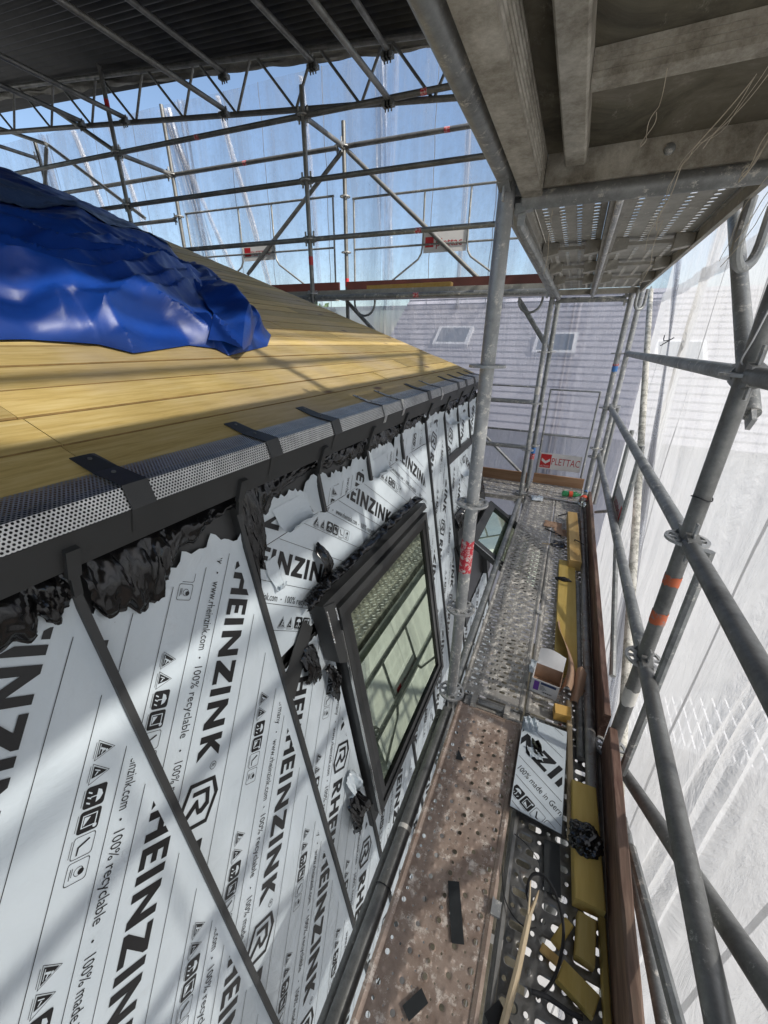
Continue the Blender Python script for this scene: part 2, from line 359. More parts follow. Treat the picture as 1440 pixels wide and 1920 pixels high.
neighbour((11.5, -6, -9), (9, 20, 8), False, 'pale plastered house across the street behind the side sheet', 'plaster',
          [(a, b, 1.1, 1.5, 'W') for a in (2, 5, 8, 11, 14) for b in (2.0, 5.0)])
n_ = 22; sl = V(0, 4.9, 3.5); un = V(0, -3.5, 4.9).normalized()
for i in range(n_):
    a = V(-5.8, 10.1, -.39) + sl * (i / n_); b = V(-5.8, 10.1, -.39) + sl * ((i + 1.0) / n_)
    m = MB(); m.add([a + un * .06, a + V(14.6, 0, 0) + un * .06, b + V(14.6, 0, 0) + un * .015, b + un * .015, a, a + V(14.6, 0, 0)], [(0, 1, 2, 3), (4, 5, 1, 0)]); build(m, 'slate_course', 'slate', nb, smooth=0)
for x, f in ((-.6, .55), (2.3, .50), (-3.6, .6)):
    c = V(x, 10.1, -.39) + sl * f; ax = (V(1, 0, 0), sl.normalized(), un)
    m = MB(); m.box(c + un * .10, (1.1, .9, .12), ax); f_ = build(m, 'roof_light', 'white_paint', nb, smooth=0); m = MB(); m.box(c + un * .165, (.9, .7, .006), ax); build(m, 'pane', 'pane_glass', f_, smooth=0)
def tree(loc, h, rad, label):
    t = thing('garden_tree', label, 'tree', loc); x, y, z = loc
    m = MB(); m.pipe([(x, y, z), (x + .1, y, z + h * .35), (x - .05, y + .1, z + h * .7)], [0.22, 0.16, 0.07], 8)
    for k in range(5):
        a = k * 1.3; m.pipe([(x + .05, y, z + h * (.35 + .06 * k)), (x + math.cos(a) * rad * .6, y + math.sin(a) * rad * .6, z + h * (.55 + .07 * k))], [0.07, 0.02], 6)
    build(m, 'trunk', 'bark', t)
    rnd = random.Random(int(x * 10)); m = MB(); cl = [(x + rnd.gauss(0, rad * .45), y + rnd.gauss(0, rad * .45), z + h * rnd.uniform(.45, .98), rad * rnd.uniform(.25, .5)) for _ in range(26)]
    for _ in range(2600):
        cx, cy, cz, cr = rnd.choice(cl); d = V(rnd.gauss(0, 1), rnd.gauss(0, 1), rnd.gauss(0, 1)).normalized(); p = V(cx, cy, cz) + d * cr * rnd.uniform(.5, 1)
        u = V(rnd.gauss(0, 1), rnd.gauss(0, 1), rnd.gauss(0, 1)).normalized(); w = u.orthogonal().normalized(); s = rnd.uniform(.08, .17)
        m.add([p - u * s, p + w * s * .6, p + u * s, p - w * s * .6], [(0, 1, 2, 3)])
    build(m, 'crown', 'leaf', t, smooth=0)
tree((-7.5, 12.5, -9), 11.6, 2.2, 'leafy green tree left of the slate-roofed house behind the sheet')
tree((-13, 16, -9), 12.2, 2.6, 'tall green tree farthest left behind the far sheet')

# ------------------------------------------------------------------ printing on the zinc film
def letter(ch):
    s = 0.24
    if ch == 'I': return 0.26, [[(0, 0), (.26, 0), (.26, 1), (0, 1)]]
    if ch == 'E': return 0.62, [[(0, 0), (.62, 0), (.62, .2), (.25, .2), (.25, .4), (.55, .4), (.55, .6), (.25, .6), (.25, .8), (.62, .8), (.62, 1), (0, 1)]]
    if ch == 'H': return 0.88, [[(0, 0), (.25, 0), (.25, .39), (.63, .39), (.63, 0), (.88, 0), (.88, 1), (.63, 1), (.63, .61), (.25, .61), (.25, 1), (0, 1)]]
    if ch == 'N': return 0.97, [[(0, 0), (.25, 0), (.25, .58), (.74, 0), (.97, 0), (.97, 1), (.72, 1), (.72, .42), (.23, 1), (0, 1)]]
    if ch == 'Z': return 0.9, [[(0, 0), (.88, 0), (.88, .21), (.42, .21), (.9, .84), (.9, 1), (.06, 1), (.06, .79), (.48, .79), (0, .16)]]
    if ch == 'K': return 0.86, [[(0, 0), (.25, 0), (.25, .36), (.52, 0), (.86, 0), (.42, .54), (.82, 1), (.5, 1), (.25, .68), (.25, 1), (0, 1)]]
    if ch == 'R': return 0.72, [[(0, 0), (.25, 0), (.25, .36), (.50, 0), (.80, 0), (.46, .44), (.36, .44), (.36, .60), (.25, .60), (.25, .8), (.0, .8)],
                                [(0, .8), (.40, .8), (.40, 1), (0, 1)],
                                [(.36, .44), (.46, .44), (.58, .48), (.66, .56), (.70, .66), (.70, .76), (.66, .87), (.58, .95), (.48, .995), (.40, 1), (.40, .8), (.45, .77), (.47, .70), (.45, .63), (.40, .60), (.36, .60)]]
BIGH = 0.074
STARTS = [('R', 0), ('H', .066), ('E', .144), ('I', .200), ('N', .236), ('Z', .318), ('I', .395), ('N', .430), ('K', .519)]
def text2d(s, width, height=None, bold=0.0):
    cu = bpy.data.curves.new('t', 'FONT'); cu.body = s; cu.fill_mode = 'FRONT'; cu.resolution_u = 2; cu.offset = bold; cu.dimensions = '2D'
    o = bpy.data.objects.new('t', cu); COL.objects.link(o); bpy.context.view_layer.update()
    me = bpy.data.meshes.new_from_object(o.evaluated_get(bpy.context.evaluated_depsgraph_get()))
    xs = [v.co.x for v in me.vertices]; x0 = min(xs); sx = width / (max(xs) - x0); sy = sx if height is None else height / max(v.co.y for v in me.vertices)
    r = ([((v.co.x - x0) * sx, v.co.y * sy) for v in me.vertices], [tuple(p.vertices) for p in me.polygons])
    bpy.data.objects.remove(o); bpy.data.curves.remove(cu); bpy.data.meshes.remove(me); return r
TXT = {'www': text2d('www.rheinzink.com', .185, .024), 'rec': text2d('100% recyclable', .177, .024), 'ger': text2d('100% made in Germany', .24, .024), 'R': text2d('R', .008)}
def ring(poly, w, cx=None, cy=None):
    cx = sum(p[0] for p in poly) / len(poly); cy = sum(p[1] for p in poly) / len(poly); out = []
    inn = []
    for p in poly:
        d = math.hypot(p[0] - cx, p[1] - cy); k = (d - w) / d; inn.append((cx + (p[0] - cx) * k, cy + (p[1] - cy) * k))
    n = len(poly)
    for i in range(n): out.append([poly[i], poly[(i + 1) % n], inn[(i + 1) % n], inn[i]])
    return out
def rsq(x, y, s, r=0.005):
    pts = []
    for cx, cy, a0 in ((x + s - r, y + r, -90), (x + s - r, y + s - r, 0), (x + r, y + s - r, 90), (x + r, y + r, 180)):
        for k in range(3): a = R(a0 + 45 * k); pts.append((cx + r * math.cos(a), cy + r * math.sin(a)))
    return pts
def circ(x, y, r, n=10): return [(x + r * math.cos(2 * math.pi * k / n), y + r * math.sin(2 * math.pi * k / n)) for k in range(n)]
def icons():
    blk, wht = [], []; S = .042; P = .0465
    for k in range(2):
        x = k * P; tri = [(x, 0), (x + S, 0), (x + S / 2, S * .92)]
        blk += ring(tri, .002); ins = [(x + .006, .0035), (x + S - .006, .0035), (x + S / 2, S * .78)]
        if k == 0:
            blk.append(ins); wht += [circ(x + .024, .021, .0025, 8), [(x + .016, .008), (x + .019, .007), (x + .025, .017), (x + .021, .019)], [(x + .019, .013), (x + .029, .010), (x + .030, .012), (x + .021, .016)], [(x + .010, .0055), (x + .030, .0055), (x + .030, .007), (x + .010, .007)]]
        else:
            blk.append([ins[0], (x + .030, .0035), (x + .0245, .025), ins[2]]); wht += [[(x + .012, .006), (x + .014, .006), (x + .019, .018), (x + .017, .018)], [(x + .018, .012), (x + .025, .008), (x + .025, .010), (x + .019, .015)]]
    x = 2 * P; blk.append(rsq(x, 0, S)); wht += [[(x + .008, .024), (x + .034, .024), (x + .030, .032), (x + .021, .036), (x + .012, .032)], [(x + .020, .012), (x + .022, .012), (x + .022, .024), (x + .020, .024)]]
    wht += [[(x + .008 + .01 * k, .005), (x + .011 + .01 * k, .005), (x + .015 + .01 * k, .013), (x + .012 + .01 * k, .013)] for k in range(3)]
    x = 3 * P; blk.append(rsq(x, 0, S)); wht += ring([(x + .008, .006), (x + .032, .006), (x + .032, .035), (x + .008, .035)], .003); wht += [[(x + .012, .010), (x + .029, .010), (x + .013, .022)], circ(x + .034, .034, .004, 8)]
    x = 4 * P; blk += ring(rsq(x, 0, S), .0016); blk += [[(x + .009, .030), (x + .012, .033), (x + .023, .013), (x + .020, .010)], [(x + .020, .010), (x + .036, .010), (x + .036, .013), (x + .022, .0135)]]
    x = 5 * P; blk += ring(rsq(x, 0, S), .0016); blk += ring(circ(x + .022, .024, .009, 14), .0012); blk.append(circ(x + .024, .029, .006, 10)); blk += [[(x + .012, .007), (x + .032, .007), (x + .032, .0085), (x + .012, .0085)], [(x + .012, .0105), (x + .028, .0105), (x + .028, .0118), (x + .012, .0118)]]
    for k in range(5): blk.append([(k * P + .004, -.004), (k * P + .036, -.004), (k * P + .036, -.003), (k * P + .004, -.003)])
    return blk, wht
IC = icons()
def logo():
    S = .112; out = []
    hexa = [(0, .0), (.075, -.022), (.118, .0), (.118, .082), (.045, .104), (0, .082)]
    out += ring(hexa, .013)
    out.append([(.024, .016), (.036, .016), (.036, .058), (.060, .064), (.060, .076), (.024, .070)])
    out.append([(.060, .064), (.072, .052), (.072, .045), (.046, .036), (.046, .030), (.082, -.002), (.094, .006), (.066, .032), (.086, .042), (.086, .058), (.070, .078), (.060, .076)])
    return out
LOGO = logo()
def print_mesh(name, parent, clip, theta, big, ico, txt, shift=-.245, off=0.0042, frame=None, per=.387):
    """clip = convex polygon in plane coordinates; big / ico / txt = (along, up) of one known repeat"""
    P2 = frame or W
    c, s = math.cos(R(theta)), math.sin(R(theta))
    ab = [(p[0] * c + p[1] * s, -p[0] * s + p[1] * c) for p in clip]
    a0, a1 = min(p[0] for p in ab), max(p[0] for p in ab); b0, b1 = min(p[1] for p in ab), max(p[1] for p in ab)
    L = {'k': ([], []), 'w': ([], [])}
    def put(polys, da, db, key='k', faces=None):
        vs, fs = L[key]
        if faces is None:
            for pl in polys:
                o = len(vs); vs.extend((p[0] + da, p[1] + db) for p in pl); fs.append(tuple(range(o, o + len(pl))))
        else:
            o = len(vs); vs.extend((p[0] + da, p[1] + db) for p in polys); fs.extend(tuple(i + o for i in f) for f in faces)
    kmin, kmax = int((b0 - big[1]) / per) - 2, int((b1 - big[1]) / per) + 2
    for k in range(kmin, kmax + 1):
        b = big[1] + k * per
        for rr in (-.034, .112, .198, .283):
            if b0 < b + rr < b1: put([[(a0, 0), (a1, 0), (a1, .0016), (a0, .0016)]], 0, b + rr)
        def reps(start, period, length):
            st = (start + k * shift - a0) % period + a0 - period
            while st < a1:
                if st + length > a0: yield st
                st += period
        if b1 > b - .03 and b0 < b + .11:
            for a in reps(big[0], .79, .76):
                for ch, x in STARTS: put([[(p[0] * BIGH, p[1] * BIGH) for p in pl] for pl in letter(ch)[1]], a + x, b)
                put(ring(circ(.605, .062, .011, 14), .0014), a, b); put(TXT['R'][0], a + .601, b + .057, 'k', TXT['R'][1]); put(LOGO, a + .635, b - .004)
        ib = b + ico[1] - big[1]
        if b1 > ib and b0 < ib + .05:
            for a in reps(ico[0], .40, .28): put(IC[0], a, ib); put(IC[1], a, ib, 'w')
        tb = b + txt[1] - big[1]
        if b1 > tb - .01 and b0 < tb + .03:
            for a in reps(txt[0], .752, .75):
                put(TXT['www'][0], a, tb, 'k', TXT['www'][1]); put(TXT['rec'][0], a + .228, tb, 'k', TXT['rec'][1]); put(TXT['ger'][0], a + .462, tb, 'k', TXT['ger'][1])
                put([circ(x, .009, .0028, 8) for x in (.205, .435, .728)], a, tb)
    res = []
    for key, mat, o2, nm in (('k', 'ink', 0, name), ('w', 'film', .0006, name + '_cutout')):
        vs, fs = L[key]
        if not fs: continue
        bm = bmesh.new(); bv = [bm.verts.new((p[0] * c - p[1] * s, p[0] * s + p[1] * c, 0)) for p in vs]
        for f in fs:
            try: bm.faces.new([bv[i] for i in f])
            except ValueError: pass
        cx = sum(p[0] for p in clip) / len(clip); cy = sum(p[1] for p in clip) / len(clip)
        for i in range(len(clip)):
            p, q = clip[i], clip[(i + 1) % len(clip)]; nx, ny = q[1] - p[1], p[0] - q[0]
            if nx * (cx - p[0]) + ny * (cy - p[1]) > 0: nx, ny = -nx, -ny
            bmesh.ops.bisect_plane(bm, geom=bm.verts[:] + bm.edges[:] + bm.faces[:], plane_co=(p[0], p[1], 0), plane_no=(nx, ny, 0), clear_outer=True)
        bmesh.ops.triangulate(bm, faces=bm.faces[:])
        og = wloc(parent)
        for v in bm.verts: v.co = P2(v.co.x, v.co.y, off + o2) - og
        if len(bm.faces):
            me = bpy.data.meshes.new(nm); bm.to_mesh(me); res.append(tag(link(nm, me, mat, parent), kind='stuff'))
        bm.free()
    return res

# ------------------------------------------------------------------ the house
house = thing('house', 'house being re-roofed with yellow roof boards and a foil-covered steep zinc wall', 'house', (-4, 1, -9))
mb = MB(); mb.bb((-9, -2.6, -9), (-0.36, 3.9, -1.85)); build(mb, 'lower_wall', 'anthracite', house, smooth=0)
mb = MB(); mb.prism([(-.45, -1.84), (-.865, 1.22), (-6.9, 3.45), (-6.9, -1.84)], (0, -2.55, 0), (1, 0, 0), (0, 0, 1), (0, 1, 0), 6.2); build(mb, 'roof_body', 'anthracite', house, smooth=0)
# roof boards
deckm = MB(); deckm.prism([(0.03, -.03), (0.03, -.05), (6.6, -.05), (6.6, -.03)], RP, RD, RN, YA, 3.4); roof = build(deckm, 'roof', 'roof_wood', house, smooth=0)
s = 0.0; k = 0; rnd = random.Random(3)
while s < 6.5:
    w = 0.142
    joints = [-2.5, 0.47 + rnd.uniform(-.01, .01)]
    if k % 3 == 1: joints.append(2.2 + rnd.uniform(-.3, .3))
    if k % 4 == 2: joints.append(3.0 + rnd.uniform(-.2, .2))
    xe = RF(s, 0).x; joints.append(gab(xe) - 0.01)
    for a, b in zip(joints[:-1], joints[1:]):
        m = MB(); h = rnd.uniform(0, .003); g = .0015; ch = .0032
        y0, y1 = a + .0012, b - .0012
        prof = [(s + g, -.024), (s + g, h - ch), (s + g + ch, h), (s + w - g - ch, h), (s + w - g, h - ch), (s + w - g, -.024)]
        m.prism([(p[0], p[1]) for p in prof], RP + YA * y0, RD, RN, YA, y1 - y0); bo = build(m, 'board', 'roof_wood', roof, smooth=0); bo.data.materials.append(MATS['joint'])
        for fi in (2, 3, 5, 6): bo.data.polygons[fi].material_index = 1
    s += w; k += 1
# eave: perforated vent strip, fascia, straps
def strip_uv(prof, y0, y1, mat, name, parent):
    vs = []; acc = 0; uvs = []
    for i, (x, z) in enumerate(prof):
        if i: acc += math.hypot(x - prof[i - 1][0], z - prof[i - 1][1])
        vs += [(x, y0, z), (x, y1, z)]; uvs += [(y0, acc), (y1, acc)]
    fs = [(2 * i, 2 * i + 1, 2 * i + 3, 2 * i + 2) for i in range(len(prof) - 1)]
    m = MB(); m.add(vs, fs); o = build(m, name, mat, parent, smooth=0)
    ul = o.data.uv_layers.new(name='UVMap')
    for lp in o.data.loops: ul.data[lp.index].uv = uvs[lp.vertex_index]
    return o
vent = strip_uv([(-.872, 1.3425), (-.782, 1.327), (-.769, 1.281)], -1.5, 3.98, 'perforated', 'vent_strip', house)
vent['label'] = 'silver perforated ventilation strip along the eave'
mb = MB(); mb.prism([(-.84, 1.318), (-.80, 1.29), (-.80, 1.2), (-.84, 1.2)], (0, -1.5, 0), (1, 0, 0), (0, 0, 1), (0, 1, 0), 5.45); build(mb, 'vent_backing', 'rubber', house, smooth=0)
mb = MB(); mb.prism([(-.773, 1.284), (-.768, 1.281), (-.797, 1.200), (-.850, 1.190), (-.850, 1.198), (-.805, 1.208)], (0, -1.5, 0), (1, 0, 0), (0, 0, 1), (0, 1, 0), 5.47); build(mb, 'fascia', 'anthracite', house, smooth=0)
for i, y in enumerate([-.35, .07, .475, .905, 1.265, 1.70, 1.93, 2.36, 2.62, 3.05, 3.3, 3.6, 3.85]):
    w = .056 if i not in (5, 6, 8) else .03; m = MB(); x = .0025
    path = [RF(.085, 0, .004), RF(.0, 0, .0075), V(-.868, 0, 1.3455), V(-.780, 0, 1.331), V(-.7655, 0, 1.281), V(-.786, 0, 1.226)]
    if i in (5, 6, 8): path[-1] = V(-.775, 0, 1.250)
    up = [p + YA * (y - w / 2 - .01) for p in path]; vs = []
    for j, p in enumerate(path):
        q = .012 * (1 if j == 0 else 0); vs += [p + YA * (y - w / 2 + q * .2), p + YA * (y + w / 2 - q)]
    for j, p in enumerate(path):
        vs += [p + YA * (y - w / 2 + .002) - V(.0015, 0, .002), p + YA * (y + w / 2 - .002) - V(.0015, 0, .002)]
    n = len(path); fs = [(2 * j, 2 * j + 1, 2 * j + 3, 2 * j + 2) for j in range(n - 1)] + [(2 * n + 2 * j, 2 * n + 2 * j + 2, 2 * n + 2 * j + 3, 2 * n + 2 * j + 1) for j in range(n - 1)]
    fs += [(2 * j, 2 * j + 2, 2 * n + 2 * j + 2, 2 * n + 2 * j) for j in range(n - 1)] + [(2 * j + 1, 2 * n + 2 * j + 1, 2 * n + 2 * j + 3, 2 * j + 3) for j in range(n - 1)]
    m.add(vs, fs); o = build(m, 'eave_strap', 'galvanized_pale' if i in (5, 6, 8) else 'anthracite', house, smooth=20)
    for t in (.25, .62): m = MB(); p = lerp(path[0], path[1], t) if t < .5 else lerp(path[2], path[3], .25); m.pipe([p + YA * (y + .002), p + YA * (y + .002) + RN * .0025], .0045, 8); build(m, 'screw', 'galvanized_dark', o)

# zinc wall panels: backing sheet, film with torn edge, printing
def jag(a, b, n, amp, rnd):
    out = []
    for i in range(n + 1):
        t = i / n; out.append((lerp(a[0], b[0], t) + rnd.uniform(-1, 1) * amp * .3, lerp(a[1], b[1], t) + rnd.uniform(-1, 1) * amp))
    return out
def panel(y0, y1, v0, v1, theta, big, ico, txt, seed, torn=.02, shift=-.245, film_top=None, bottom_torn=0.0):
    rnd = random.Random(seed); e = .004
    m = MB(); m.prism([(y0 + e, v0), (y1 - e, v0), (y1 - e, v1), (y0 + e, v1)], WP, YA, WV, WN, .002); pn = build(m, 'wall_panel', 'anthracite', house, smooth=0)
    ft = film_top if film_top is not None else v1
    top = jag((y1 - .006, ft), (y0 + .006, ft), 34, torn, rnd); bot = jag((y0 + .006, v0), (y1 - .006, v0), 20, bottom_torn, rnd)
    nx, ny = 14, max(4, int((ft - v0) / .05)); vs = []
    m = MB(); N = 34
    cols = [lerp(y0 + .006, y1 - .006, i / N) for i in range(N + 1)]
    tops = [ft + torn * (1.5 * noise.noise(V(i * .17, seed, 0)) + .7 * noise.noise(V(i * .5, seed, 3)) + .25 * rnd.uniform(-1, 1)) for i in range(N + 1)]; bots = [v0 + bottom_torn * 1.4 * noise.noise(V(i * .3, seed, 5)) for i in range(N + 1)]
    for j in range(ny + 1):
        for i in range(N + 1):
            v = lerp(bots[i], tops[i], j / ny); y = cols[i]
            o = .0028 + .0009 * noise.noise(V(y * 9, v * 7, seed))
            edge = max(0, 1 - (tops[i] - v) / .05) if torn > 0.006 else 0
            o += edge * edge * (.010 + .012 * noise.noise(V(y * 22, seed, 0)))
            if i == N: o += .013
            if i == N - 1: o += .003
            vs.append(W(y, v, max(.0022, o)))
    m.add(vs, [(j * (N + 1) + i, j * (N + 1) + i + 1, (j + 1) * (N + 1) + i + 1, (j + 1) * (N + 1) + i) for j in range(ny) for i in range(N)])
    build(m, 'film', 'film', pn, smooth=40)
    tp = ft - torn * .9 - (.03 if torn > .006 else 0)
    print_mesh('printing', pn, [(y0 + .008, v0 + bottom_torn + .004), (y1 - .026, v0 + bottom_torn + .004), (y1 - .026, tp), (y0 + .008, tp)], theta, big, ico, txt, shift, off=.0046)
    return pn
T0 = 235.3
panel(-.535, -.105, -1.8, 1.20, T0, (-.3, .1), (-.5, .31), (-.4, .42), 1, .018)
panel(-.105, .327, -1.8, 1.20, T0, (-.687, -.083), (-.827, -.252), (-.844, -.168), 2, .018, film_top=1.15)
panel(.327, .763, -1.8, 1.20, T0, (-1.28, .027), (-.845, .241), (-1.181, -.044), 3, .03, film_top=1.10)
panel(.763, 1.18, 1.0, 1.20, T0, (-1.87, .108), (-1.9, .32), (-1.6, .42), 4, .028, film_top=1.13)
panel(1.18, 1.59, 1.0, 1.20, T0, (-1.886, .632), (-1.9, .85), (-1.7, .56), 5, .03, film_top=1.12)
panel(1.59, 2.01, 1.0, 1.20, T0, (-2.1, .632), (-1.9, .85), (-1.8, .56), 6, .03, film_top=1.13)
panel(2.01, 2.43, 1.0, 1.20, T0, (-2.45, 1.02), (-2.3, 1.23), (-2.2, .95), 7, .025, film_top=1.15)
panel(.763, 2.43, .60, .998, 322, (-.103, 1.24), (.283, 1.448), (-.014, 1.146), 8, .004, shift=-.317)
panel(.763, 1.06, -1.8, .56, T0, (-.93, .42), (-.55, .64), (-.62, .74), 9, .012, shift=-.245)
panel(1.064, 1.60, -1.8, -.42, T0, (-.6, .80), (-.3, 1.0), (-.4, 1.12), 10, .004)
panel(1.60, 2.02, -1.8, -.42, T0, (-.6, 1.4), (-.3, 1.6), (-.4, 1.72), 11, .004)
panel(2.02, 2.43, -1.8, .598, T0, (-1.6, 1.45), (-1.3, 1.66), (-1.4, 1.77), 12, .006)
panel(2.43, 2.85, -1.8, 1.20, T0, (-2.2, 1.56), (-1.6, 1.78), (-1.5, 1.88), 13, .02, film_top=1.16)
panel(2.85, 3.22, .20, 1.20, T0, (-2.4, 1.93), (-2.3, 2.14), (-2.2, 2.25), 14, .035, film_top=1.13, bottom_torn=.03)
panel(3.22, 3.60, .80, 1.20, T0, (-2.9, 2.25), (-2.6, 2.46), (-2.5, 2.57), 15, .03, film_top=1.13, bottom_torn=.03)
panel(3.60, 3.98, .80, 1.20, T0, (-3.2, 2.55), (-3.0, 2.76), (-2.9, 2.87), 16, .03, film_top=1.12, bottom_torn=.03)
panel(3.22, 3.98, .20, .74, 322, (1.8, 2.2), (2.1, 2.42), (2.3, 2.52), 17, .03)
panel(2.85, 3.98, -1.8, -.75, T0, (-1.3, 2.2), (-1.0, 2.4), (-1.1, 2.52), 18, .02)
# seams
for y, v0, v1 in [(-.105, -1.8, 1.24), (.327, -1.8, 1.24), (.763, -1.8, 1.24), (1.18, .995, 1.24), (1.59, 1.0, 1.24), (2.01, 1.0, 1.24), (2.43, -1.8, 1.24), (2.85, -1.8, 1.24), (3.22, .76, 1.24), (3.60, .76, 1.24), (3.97, -1.8, 1.24), (1.06, -1.8, -.46), (1.60, -1.8, -.46), (2.02, -1.8, -.46)]:
    m = MB(); m.prism([(-.0045, 0), (.0045, 0), (.0045, .026), (.009, .026), (.009, .031), (-.0075, .031), (-.0075, .02), (-.0045, .02)], W(y, v0), YA, WN, WV, v1 - v0 - .07)
    sm = build(m, 'standing_seam', 'anthracite', house, smooth=0)
    if v1 > 1.2:
        m = MB(); p0, p1, p2 = W(y, 1.15, .033), W(y, 1.192, .050), W(y, 1.252, .086)
        for a, b, w in ((p0, p1, .016), (p1, p2, .024)): m.bar(a, b, w, .012, WN)
        build(m, 'seam_end', 'anthracite', sm, smooth=0)

def crumple(name, parent, path, off, seed, mat='black_foil', nu=46, nv=12, amp=.009, bulge=.02):
    rnd = random.Random(seed)
    def fn(u, t):
        q = u * (len(path) - 1); i = min(int(q), len(path) - 2); f = q - i
        y = lerp(path[i][0], path[i + 1][0], f); v = lerp(path[i][1], path[i + 1][1], f); w = lerp(path[i][2], path[i + 1][2], f)
        w *= 1 + .45 * noise.noise(V(u * 9, seed, 0)) + .12 * noise.noise(V(u * 26, seed, 2))
        L = max(.15, plen); n1 = noise.noise(V(u * L * 9, t * 1.6, seed)); c1 = 1 - abs(noise.noise(V(u * L * 16 + t * 1.5, t * 2.2, seed + 5))) * 2; c2 = 1 - abs(noise.noise(V(u * L * 34 - t * 2, t * 4.5, seed + 9))) * 2
        o = off + bulge * math.sin(math.pi * min(1, t * 1.05)) ** .7 * (1 + .9 * n1) + amp * (.8 * c1 + .14 * c2)
        return W(y + amp * .35 * c2, v - w * t + amp * .7 * n1, max(.004, o))
    plen = sum(math.hypot(p[0] - q[0], p[1] - q[1]) for p, q in zip(path[:-1], path[1:])) * 2 + .2
    m = MB(); m.grid(fn, nu * 2, nv * 2); return build(m, name, mat, parent, smooth=50)
crumple('black_foil', house, [(-.1, 1.215, .08), (.10, 1.215, .09), (.25, 1.215, .11), (.322, 1.215, .09)], .012, 11)
crumple('black_foil', house, [(.345, 1.205, .10), (.42, 1.20, .17), (.49, 1.20, .15), (.55, 1.20, .08), (.65, 1.20, .05), (.755, 1.205, .04)], .012, 12, nu=70, bulge=.022)
crumple('black_foil', house, [(.775, 1.205, .26), (.82, 1.205, .27), (.87, 1.205, .12), (.98, 1.205, .05), (1.20, 1.205, .03)], .008, 13, bulge=.010)
crumple('black_foil', house, [(1.19, 1.205, .04), (1.35, 1.205, .06), (1.5, 1.205, .07), (1.585, 1.205, .06)], .008, 14, bulge=.012)
crumple('black_foil', house, [(1.6, 1.205, .05), (1.8, 1.205, .08), (2.0, 1.205, .06)], .008, 15, bulge=.010)
crumple('black_foil', house, [(2.02, 1.205, .05), (2.2, 1.205, .06), (2.42, 1.205, .03)], .008, 16, bulge=.010)
crumple('black_foil', house, [(2.86, 1.205, .05), (3.2, 1.205, .07), (3.6, 1.205, .06), (3.95, 1.205, .05)], .008, 17, bulge=.010)
# curled film flaps
def flap(y, v, w, h, seed, curl=.05):
    def fn(u, t):
        a = t * 2.2; return W(y + (u - .5) * w * (1 - .3 * t) + .01 * noise.noise(V(u * 3, t * 3, seed)), v - h * math.sin(a) * .55, .006 + curl * (1 - math.cos(a)) * (1 + .5 * noise.noise(V(u * 4, seed, 1))))
    m = MB(); m.grid(fn, 10, 10); build(m, 'film_flap', 'film', house, smooth=50)
flap(1.02, 1.10, .20, .16, 3, .035); flap(1.72, 1.08, .22, .15, 4, .03); flap(.86, .95, .05, .2, 6, .02); flap(3.3, .62, .2, .15, 8); flap(3.05, 1.08, .2, .1, 9); flap(3.45, 1.05, .2, .1, 10)

# ------------------------------------------------------------------ roof windows
def frame_ring(m, y0, y1, v0, v1, w, o0, o1):
    for a, b, c, d in ((y0, y1, v1 - w, v1), (y0, y1, v0, v0 + w), (y0, y0 + w, v0 + w, v1 - w), (y1 - w, y1, v0 + w, v1 - w)):
        m.prism([(a, c), (b, c), (b, d), (a, d)], WP + WN * o0, YA, WV, WN, o1 - o0)
win = MB(); wy0, wy1, wv0, wv1 = 1.055, 2.10, -.545, .64
frame_ring(win, wy0 + .02, wy1 - .02, wv0 + .02, wv1 - .02, .05, .0, .050)
w1 = build(win, 'roof_window', 'anthracite', house, smooth=0); w1['label'] = 'large dark-framed roof window in the foil-covered wall'
m = MB(); frame_ring(m, wy0, wy1, wv0, wv1, .034, .051, .092); build(m, 'frame', 'anthracite', w1, smooth=0)
m = MB(); frame_ring(m, wy0 + .036, wy1 - .036, wv0 + .036, wv1 - .036, .042, .056, .086); build(m, 'sash', 'anthracite_gloss', w1, smooth=0)
m = MB(); g = .078; m.prism([(wy0 + g, wv0 + g), (wy1 - g, wv0 + g), (wy1 - g, wv1 - g), (wy0 + g, wv1 - g)], WP + WN * .068, YA, WV, WN, .006); build(m, 'pane', 'pane_glass', w1, smooth=0)
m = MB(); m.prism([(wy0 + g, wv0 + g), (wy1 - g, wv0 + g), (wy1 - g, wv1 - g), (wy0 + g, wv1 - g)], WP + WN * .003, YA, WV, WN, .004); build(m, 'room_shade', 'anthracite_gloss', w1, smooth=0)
m = MB(); m.bar(W(wy0 - .003, wv0 - .01, .084), W(wy0 - .003, wv1 - .10, .084), .004, .012, WN); build(m, 'silver_edge', 'silver_edge', w1, smooth=0)
m = MB(); m.prism([(wy0 - .055, wv1 - .22), (wy0 - .002, wv1 - .26), (wy0 - .002, wv1 + .03), (wy0 - .075, wv1 + .055)], WP + WN * .012, YA, WV, WN, .07); build(m, 'side_flashing', 'anthracite', w1, smooth=0)
m = MB(); m.prism([(wy0 - .07, wv1 + .008), (wy1 + .06, wv1 + .008), (wy1 + .03, wv1 + .05), (wy0 - .075, wv1 + .055)], WP + WN * .004, YA, WV, WN, .07); build(m, 'head_flashing', 'anthracite', w1, smooth=0)
m = MB(); m.prism([(wy0 - .01, wv0 - .12), (wy1 + .02, wv0 - .10), (wy1 + .02, wv0 - .004), (wy0 - .01, wv0 - .004)], WP + WN * .006, YA, WV, WN, .02); build(m, 'apron_flashing', 'anthracite', w1, smooth=0)
m = MB(); rnd = random.Random(5)
